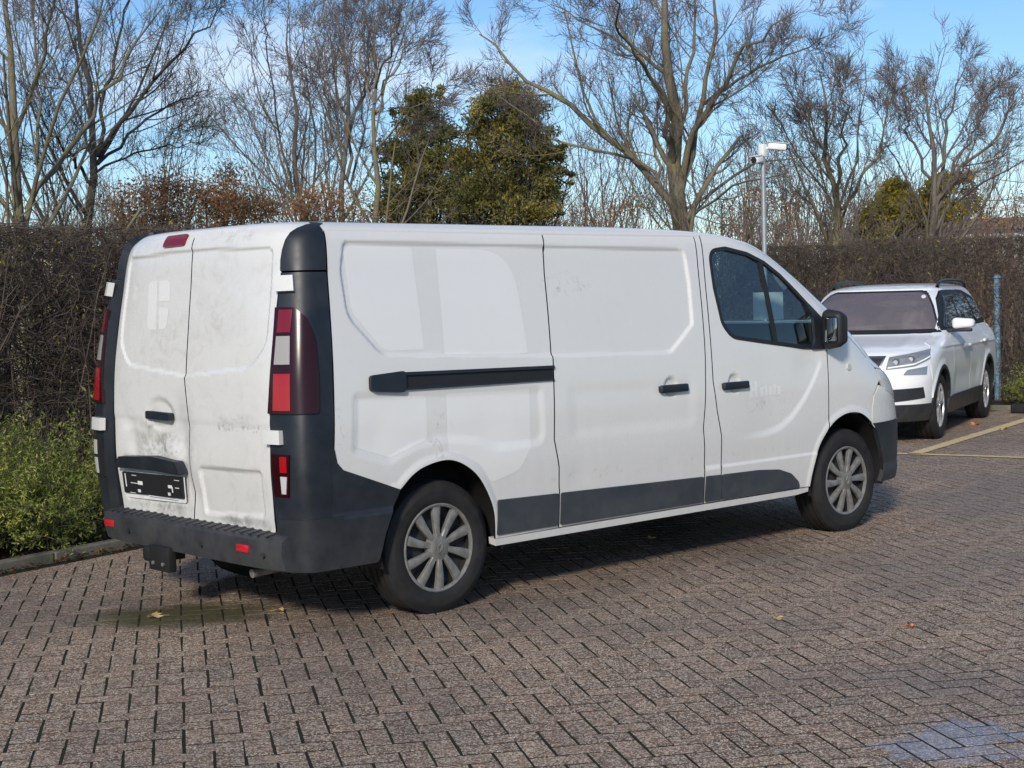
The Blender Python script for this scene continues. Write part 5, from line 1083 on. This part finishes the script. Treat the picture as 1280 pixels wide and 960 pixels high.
# ---- leafy trees and bushes
def leafy(name, blobs, D, mats, label, cat, group, n, size, seed, stems=None, twigs=0):
    """blobs: (u, v, pixel radius) lumps of the crown at depth D"""
    r = np.random.default_rng(seed); base = at_depth(blobs[0][0], 300, D)*[1, 1, 0]; root = empty(name, tuple(base)); tag(root, label, cat, group)
    blobs = list(blobs)+([(b_[0]+r.uniform(-1, 1)*b_[2]*1.25, b_[1]+r.uniform(-.9, .6)*b_[2], b_[2]*r.uniform(.25, .5)) for b_ in blobs for _ in range(2)] if not twigs else [])
    pts = [[] for _ in mats]; w = np.array([b[2]**2 for b in blobs], float); w /= w.sum(); px = D/FPX; cent = []
    for (u, v, pr), wk in zip(blobs, w):
        c = at_depth(u, v, D)-base; c[:] += (CF*r.uniform(-1, 1)*pr*px*.9)*[1, 1, 0]; R = pr*px; cent.append((c, R)); m_ = max(1, int(n*wk)); sub = max(3, int(m_/90))
        for s in range(sub):      # leaf clumps on the lump
            d = unit(r.normal(size=3)); cc = c+d*R*r.uniform(.45, .98); k = m_//sub
            q = cc+r.normal(size=(k, 3))*R*np.array([.26, .26, .17])*(1 if not twigs else 1.7); pts[r.choice(len(mats), p=[mm[1] for mm in mats])].append(q)
    for (mm, _), p in zip(mats, pts):
        if p: leaf_cloud('crown', np.concatenate(p), size, M[mm], root, r)
    # trunk and limbs
    top = np.array([0, 0, 0.]); P = []; Rr = []
    for c, R in cent:
        s0 = r.normal(size=3)*[.15, .15, 0]; mid = (s0+c)/2+[0, 0, -.15*R]; P.append(resamp([s0, s0*.8+np.array([c[0]*.1, c[1]*.1, c[2]*.35]), mid*.4+c*.6, c+[0, 0, R*.4]], 8)); Rr.append(np.linspace(.06, .010, 8))
    P = np.stack(P); Rr = np.stack(Rr); lim = [tubes(P, Rr, 6)]; cp, cr = children(P, Rr, 7, .3, (30, 70), .35, 5, .3, .15, .5, .007, r); lim.append(tubes(cp, cr, 3))
    if twigs: cp, cr = children(cp, cr, twigs, .2, (25, 60), .6, 4, .35, .12, .6, .006, r); lim.append(tubes(cp, cr, 3))
    V, F = merge(lim); mesh_np('trunk', V, F, M['bark_dark' if not twigs else 'twig_red'], root); return root
GE = 'leafy evergreen trees behind the van'
leafy('evergreen_tree', [(528, 130, 22), (545, 150, 26), (512, 150, 20), (500, 185, 24), (530, 190, 30), (555, 195, 26), (505, 225, 26), (540, 235, 32), (565, 240, 24), (495, 262, 26), (530, 270, 28), (574, 205, 20), (580, 245, 24), (575, 275, 22)], 29, [('leaf_green', .8), ('leaf_olive', .2)], 'dark green evergreen tree above the middle of the van', 'tree', GE, 30000, (.03, .065), 31)
leafy('evergreen_tree', [(632, 118, 24), (610, 145, 28), (655, 145, 28), (595, 185, 30), (640, 185, 34), (680, 185, 24), (612, 225, 34), (660, 225, 32), (690, 225, 18), (590, 255, 28), (635, 262, 34), (680, 258, 24)], 27, [('leaf_green', .55), ('leaf_olive', .45)], 'golden green evergreen tree right of the darker one', 'tree', GE, 38000, (.03, .06), 32)
leafy('autumn_bush', [(1100, 270, 24), (1130, 262, 26), (1158, 250, 22), (1120, 245, 20), (1178, 232, 16), (1150, 280, 22), (1085, 285, 18)], 28, [('leaf_olive', .45), ('leaf_yellow', .55)], 'yellow green autumn bush behind the far hedge', 'bush', 'bushes behind the hedges', 16000, (.035, .075), 33)
leafy('autumn_bush', [(1190, 225, 16), (1205, 255, 18), (1180, 262, 16)], 31, [('leaf_brown', .6), ('leaf_yellow', .4)], 'small orange brown bush beside the yellow one', 'bush', 'bushes behind the hedges', 1500, (.04, .08), 34, twigs=3)
for q, (bl, lab, n) in enumerate((([(150, 262, 26), (185, 250, 30), (215, 235, 26), (245, 255, 30), (165, 280, 24), (205, 275, 28)], 'brown leafed bush above the hedge at far left', 1500), ([(275, 235, 28), (305, 255, 28), (330, 265, 24), (285, 270, 26), (255, 262, 22)], 'brown leafed bush above the left rear corner of the van', 1400), ([(375, 262, 24), (410, 252, 26), (445, 262, 26), (395, 280, 24), (430, 282, 24)], 'brown leafed bush above the black corner of the van', 1300), ([(735, 268, 26), (770, 258, 26), (800, 270, 24)], 'brown twiggy bush left of the big mossy trunk', 300), ([(900, 268, 26), (930, 258, 28), (965, 262, 26), (1000, 272, 26)], 'brown twiggy bush between the trunk and the camera pole', 450), ([(1235, 272, 24), (1265, 265, 24), (1290, 275, 24)], 'brown twiggy bush at the right edge behind the hedge', 300))):
    leafy('brown_bush', bl, 21 if q < 2 else 25, [('leaf_brown', 1.0)], lab, 'bush', 'brown bushes behind the hedges', n*4, (.018, .042), 40+q, twigs=7)
# ---- hedges: dense bare twigs with a few leaves left
def hedge(name, u0, u1, v0, v1, h, n, nl, label, seed, along='u', leafcol='leaf_brown', thin=None):
    r = np.random.default_rng(seed); root = empty(name, tuple(site((u0+u1)/2, (v0+v1)/2))); base = site((u0+u1)/2, (v0+v1)/2); tag(root, label, 'hedge', 'tall bare hedges')
    def sample(m_): return np.stack([r.uniform(u0, u1, m_), r.uniform(v0, v1, m_)], 1)
    def W(uv, z): return np.c_[uv[:, :1]*E1+uv[:, 1:]*E2, z]-base
    # upright stems
    m_ = int(n*.010); uv = sample(m_); P = [W(uv, np.zeros(m_))]; d = unit(r.normal(size=(m_, 3))*[.18, .18, .05]+[0, 0, 1]); L = r.uniform(.8, 1.0, m_)*h
    for k in range(5): P.append(P[-1]+d*(L/5)[:, None]); d = unit(d+r.normal(size=d.shape)*.16)
    P = np.stack(P, 1); P[:, :, 2] = np.minimum(P[:, :, 2], h-.03+r.normal(0, .015, (m_, 1))); parts = [tubes(P, r.uniform(.005, .010, (m_, 1))*np.linspace(1, .4, 6), 4)]
    # tangled twigs
    k = 5; uv = sample(n); z = h*r.beta(1.2, .85, n); p = W(uv, z); d = unit(r.normal(size=(n, 3))*[1, 1, .75]); L = r.uniform(.14, .42, n); Q = [p]
    for s in range(k-1): Q.append(Q[-1]+d*(L/(k-1))[:, None]); d = unit(d+r.normal(size=d.shape)*.33+[0, 0, .05])
    Q = np.stack(Q, 1)
    # clip back to the trimmed faces
    uvw = Q+base; uu, vv = uvw[..., :2]@E1, uvw[..., :2]@E2; e = r.normal(0, .022, (n, 1)); uu = np.clip(uu, u0+e, u1-e); vv = np.clip(vv, v0+e, v1-e); zz = np.clip(Q[..., 2], .03, h+.035*np.sin(uu[:, :1]*1.9+vv[:, :1]*2.3)+r.normal(0, .028, (n, 1)))
    Q = np.concatenate([uu[..., None]*E1+vv[..., None]*E2, zz[..., None]], -1)-base
    parts.append(tubes(Q, r.uniform(.0018, .0048, (n, 1))*np.linspace(1, .55, k), 3))
    V, F = merge(parts); mesh_np('twigs', V, F, M['hedge_twig'], root)
    C = Q[r.integers(0, n, nl), r.integers(1, k, nl)]; leaf_cloud('leaves', C, (.018, .035), M[leafcol], root, r)
    return root
hedge('bare_hedge', -3.2, 4.2, 3.50, 4.45, 2.24, 30000, 2600, 'tall bare brown hedge left of the van', 71, leafcol='leaf_olive')
hedge('bare_hedge', 4.2, 14.9, 3.50, 4.35, 2.24, 12000, 900, 'tall bare brown hedge running on behind the van', 73)
hedge('bare_hedge', 14.75, 15.6, -5.6, 4.4, 2.30, 30000, 5200, 'tall bare hedge behind the white SUV', 72, leafcol='leaf_olive')
# ---- low evergreen planting
def low_shrub(name, centre, rad, h, n, label, seed, group):
    """a mound of feathery sprays"""
    r = np.random.default_rng(seed); root = empty(name, tuple(centre)); tag(root, label, 'shrub', group)
    ns = n//26; th = r.uniform(0, 2*PI, ns); q = np.sqrt(r.random(ns)); px, py = q*np.cos(th)*rad[0], q*np.sin(th)*rad[1]; top = h*(1-.55*q**3)*(.82+.25*np.sin(px*5+seed)*np.cos(py*6)+r.normal(0, .06, ns)); z = top*r.uniform(.05, 1.0, ns)**.6
    S = np.c_[px, py, z]; d = unit(np.c_[px*.9, py*.9, np.full(ns, .55)]+r.normal(size=(ns, 3))*.45); L = r.uniform(.16, .34, ns); P = [S]
    for k in range(4): P.append(P[-1]+d*(L/4)[:, None]); d = unit(d+r.normal(size=d.shape)*.14+[0, 0, -.10])
    P = np.stack(P, 1); P = P@np.array([[math.cos(TH), math.sin(TH), 0], [-math.sin(TH), math.cos(TH), 0], [0, 0, 1]])
    V, F = tubes(P, np.full((ns, 1), .003)*np.linspace(1, .5, 5), 3); mesh_np('stems', V, F, M['hedge_twig'], root)
    t = r.uniform(0, 3.99, (ns, 26)); i = t.astype(int); f = (t-i)[..., None]; b = np.arange(ns)[:, None]; C = (P[b, i]*(1-f)+P[b, i+1]*f).reshape(-1, 3)+r.normal(size=(ns*26, 3))*.016
    leaf_cloud('foliage', C, (.009, .022), M['leaf_cover'], root, r, aspect=.5, flat=.5); return root
for q, (u, v, ru, rv, h, lab) in enumerate(((-2.3, 2.92, .78, .58, .66, 'low feathery green shrub at the left edge beside the kerb'), (-1.15, 2.94, .72, .58, .72, 'low feathery green shrub second from the left along the kerb'), (-.05, 2.95, .74, .58, .72, 'low feathery green shrub directly beside the van rear bumper'), (1.1, 3.0, .70, .55, .80, 'low feathery green shrub farthest along the kerb, hidden by the van rear'))):
    low_shrub('evergreen_shrub', site(u, v, .02), (ru, rv), h, 42000 if q < 3 else 7000, lab, 80+q, 'low evergreen shrubs along the kerb')
for q, (v, lab) in enumerate(((-.70, 'low clipped green shrub just right of the SUV rear wheel'), (-1.85, 'low clipped green shrub at the right edge'))):
    low_shrub('evergreen_shrub', site(14.15, v, .02), (.45, .66), .74, 16000, lab, 90+q, 'low evergreen shrubs behind the parking bays')
# ---- far thicket closing the view
def thicket():
    r = np.random.default_rng(99); n = 5200; u = r.uniform(-250, 1550, n); D = r.uniform(38, 56, n); b = np.stack([CAM_POS+dd*ray_dir(uu, 372) for uu, dd in zip(u, D)]); b[:, 2] = 0
    d = unit(r.normal(size=(n, 3))*[.22, .22, .05]+[0, 0, 1]); L = r.uniform(1.8, 4.6, n)*(1+.25*np.sin(u*.013)); P = [b]
    for k in range(5): P.append(P[-1]+d*(L/5)[:, None]); d = unit(d+r.normal(size=d.shape)*.12)
    P = np.stack(P, 1); R = np.full((n, 1), .02)*np.linspace(1, .4, 6); cp, cr = children(P, R, 5, .25, (20, 50), .4, 4, .3, .1, .6, .008, r); V, F = merge([tubes(P, R, 3), tubes(cp, cr, 3)])
    o = mesh_np('far_thicket', V, F, M['twig']); tag(o, 'distant brown thicket seen between the trees', 'thicket', kind='stuff')
thicket()
# ------------------------------------------------------------------ smaller things
M['galv'] = simple('galvanised_steel', (.33, .36, .37), .45, .15, 20, metal=.5)
M['camwhite'] = simple('white_camera_shell', (.72, .73, .72), .4, .05)
pb = at_depth(957, 400, 19.2); pole = empty('camera_pole', (pb[0], pb[1], 0)); tag(pole, 'grey steel pole carrying two white security cameras', 'camera pole')
cyl_obj('post', (0, 0, 0), (0, 0, 3.30), .031, M['galv'], pole)
cyl_obj('base_plate', (0, 0, 0), (0, 0, .03), .12, M['galv'], pole)
box_obj('junction_box', (0, 0, 3.36), (.085, .085, .16), M['camwhite'], pole, bev=.015)
def cctv(z, az, L, tilt, label):
    c = empty('security_camera', (0, 0, z)); c.parent = pole; c.rotation_euler = (0, tilt, az); c['label'] = label
    bm = bmesh.new(); add_box(bm, (.06+L/2, 0, .02), (L, .10, .085), None, .02, 3); add_box(bm, (.07+L/2, 0, .068), (L*1.08, .115, .008), None, .002, 1); add_cyl(bm, (.0, 0, -.02), (.10, 0, .0), .022, .022, 10)
    body = bm_obj('camera_body', bm, M['camwhite'], c, angle=40); cyl_obj('camera_lens', (.06+L, 0, .02), (.075+L, 0, .02), .036, M['black'], body)
az = math.atan2(CR[1], CR[0])
cctv(3.40, az, .23, math.radians(6), 'camera pointing right'); cctv(3.24, az+PI+.9, .16, math.radians(8), 'camera pointing left towards the viewer')
# blue post standing in the far hedge
bp = site(14.72, 0, 0); d_ = CAM_POS+ray_dir(1246, 372)*((15.05-CAM_POS[:2]@E1)/(ray_dir(1246, 372)[:2]@E1)); bpost = empty('blue_post', (d_[0], d_[1], 0)); tag(bpost, 'pale blue post half hidden in the hedge right of the SUV', 'post')
M['blue'] = simple('faded_blue_paint', (.16, .27, .40), .5, .3, 18)
cyl_obj('post', (0, 0, 0), (0, 0, 1.72), .045, M['blue'], bpost); cyl_obj('post_cap', (0, 0, 1.72), (0, 0, 1.77), .065, M['blue'], bpost, r1=.04)
# dark rubber wheel stop at the right edge
wsx = on_ground(1300, 517); bm = bmesh.new(); add_box(bm, (0, 0, .06), (.15, .7, .12), None, .03, 2); ws = bm_obj('wheel_stop', bm, M['tyre'], angle=40); ws.location = (wsx[0], wsx[1], 0.004); ws.rotation_euler = (0, 0, TH); tag(ws, 'dark rubber wheel stop at the right edge behind the parking bay', 'wheel stop')
# low pale building far right
bd = at_depth(1290, 330, 62); bld = empty('low_building', (bd[0], bd[1], 0), math.radians(-42)); tag(bld, 'pale flat-roofed building far off behind the hedge at right', 'building')
M['render_wall'] = simple('pale_render', (.52, .50, .46), .8, .1, 2); M['roof_brown'] = simple('brown_fascia', (.16, .12, .10), .7); M['pane'] = NB('far_window_glass').set(base=(.03, .04, .05), rough=.08, spec=.7).m
wl = box_obj('wall', (0, 0, 1.9), (14, 8, 3.8), M['render_wall'], bld); rf = box_obj('roof', (0, 0, 4.0), (14.6, 8.6, .42), M['roof_brown'], bld); box_obj('roof_railing', (0, -4.1, 4.6), (14.4, .06, .08), M['camwhite'], rf)
for k in range(5): wn = box_obj('window', (-5.2+k*2.6, -4.02, 2.0), (1.5, .10, 1.3), M['camwhite'], bld); box_obj('pane', (-5.2+k*2.6, -4.075, 2.0), (1.3, .02, 1.1), M['pane'], wn)
# fallen leaves
def leaf_shape(name, p, size, rz, mat, label):
    bm = bmesh.new(); n = 11; pts = []
    for k in range(n*2):
        a = 2*PI*k/(2*n); rr = size*(1.0 if k % 2 == 0 else .55)*(1-.25*math.cos(a)); pts.append(bm.verts.new((rr*math.cos(a), rr*.75*math.sin(a), .010+.012*math.sin(2*a)*size/.05+random.uniform(0, .004))))
    c = bm.verts.new((0, 0, .006))
    for k in range(2*n): bm.faces.new((c, pts[k], pts[(k+1) % (2*n)]))
    add_cyl(bm, (-size*.9, 0, .008), (-size*1.8, size*.2, .006), .0015, .001, 5)
    o = bm_obj(name, bm, mat, smooth=False); o.location = p; o.rotation_euler = (0, 0, rz); tag(o, label, 'leaf', 'fallen leaves on the paving'); return o
M['dead_tan'] = simple('tan_dead_leaf', (.36, .26, .12), .7, .3, 60); M['dead_orange'] = simple('orange_dead_leaf', (.55, .16, .03), .6, .2, 60); M['dead_brown'] = simple('brown_dead_leaf', (.11, .055, .03), .8, .3, 60)
for u, v, s, mt, lab in ((191, 773, .048, 'dead_tan', 'tan fallen leaf on the wet mossy bricks behind the van'), (350, 765, .032, 'dead_tan', 'tan fallen leaf in front of the rear bumper corner'), (815, 685, .036, 'dead_tan', 'pale fallen leaf beside the van sill'), (970, 775, .036, 'dead_tan', 'yellow fallen leaf on the bricks in front of the front wheel'), (1138, 785, .024, 'dead_orange', 'small orange fallen leaf on the bricks at right'), (1219, 531, .09, 'dead_orange', 'bright orange fallen leaves on the yellow bay line'), (1255, 537, .075, 'dead_tan', 'tan fallen leaf beside the yellow bay line'), (78, 686, .045, 'dead_tan', 'pale fallen leaf lying on the soil beside the kerb')):
    p = on_ground(u, v); leaf_shape("fallen_leaf", (p[0], p[1], .003 if v > 690 or v < 600 else .055), s, random.uniform(0, 6), M[mt], lab)
r_ = np.random.default_rng(5); n_ = 2600; uv = np.c_[r_.uniform(-5, 6, n_), KERB_V-.045-np.abs(r_.normal(0, .055, n_))]; top = r_.random(n_) < .45; uv[top, 1] = KERB_V+.06+np.abs(r_.normal(0, .12, top.sum()))
C_ = np.c_[uv[:, :1]*E1+uv[:, 1:]*E2, np.where(top, .04, .006)+r_.uniform(0, .02, n_)]
lt = leaf_cloud('leaf_litter', C_, (.012, .028), leaf_mat('litter_leaves', [(.02, .012, .010), (.06, .028, .018), (.12, .06, .03), (.2, .12, .06)], 8), None, r_, flat=2.0); tag(lt, 'reddish brown leaf litter gathered along the kerb', 'leaf litter', kind='stuff')
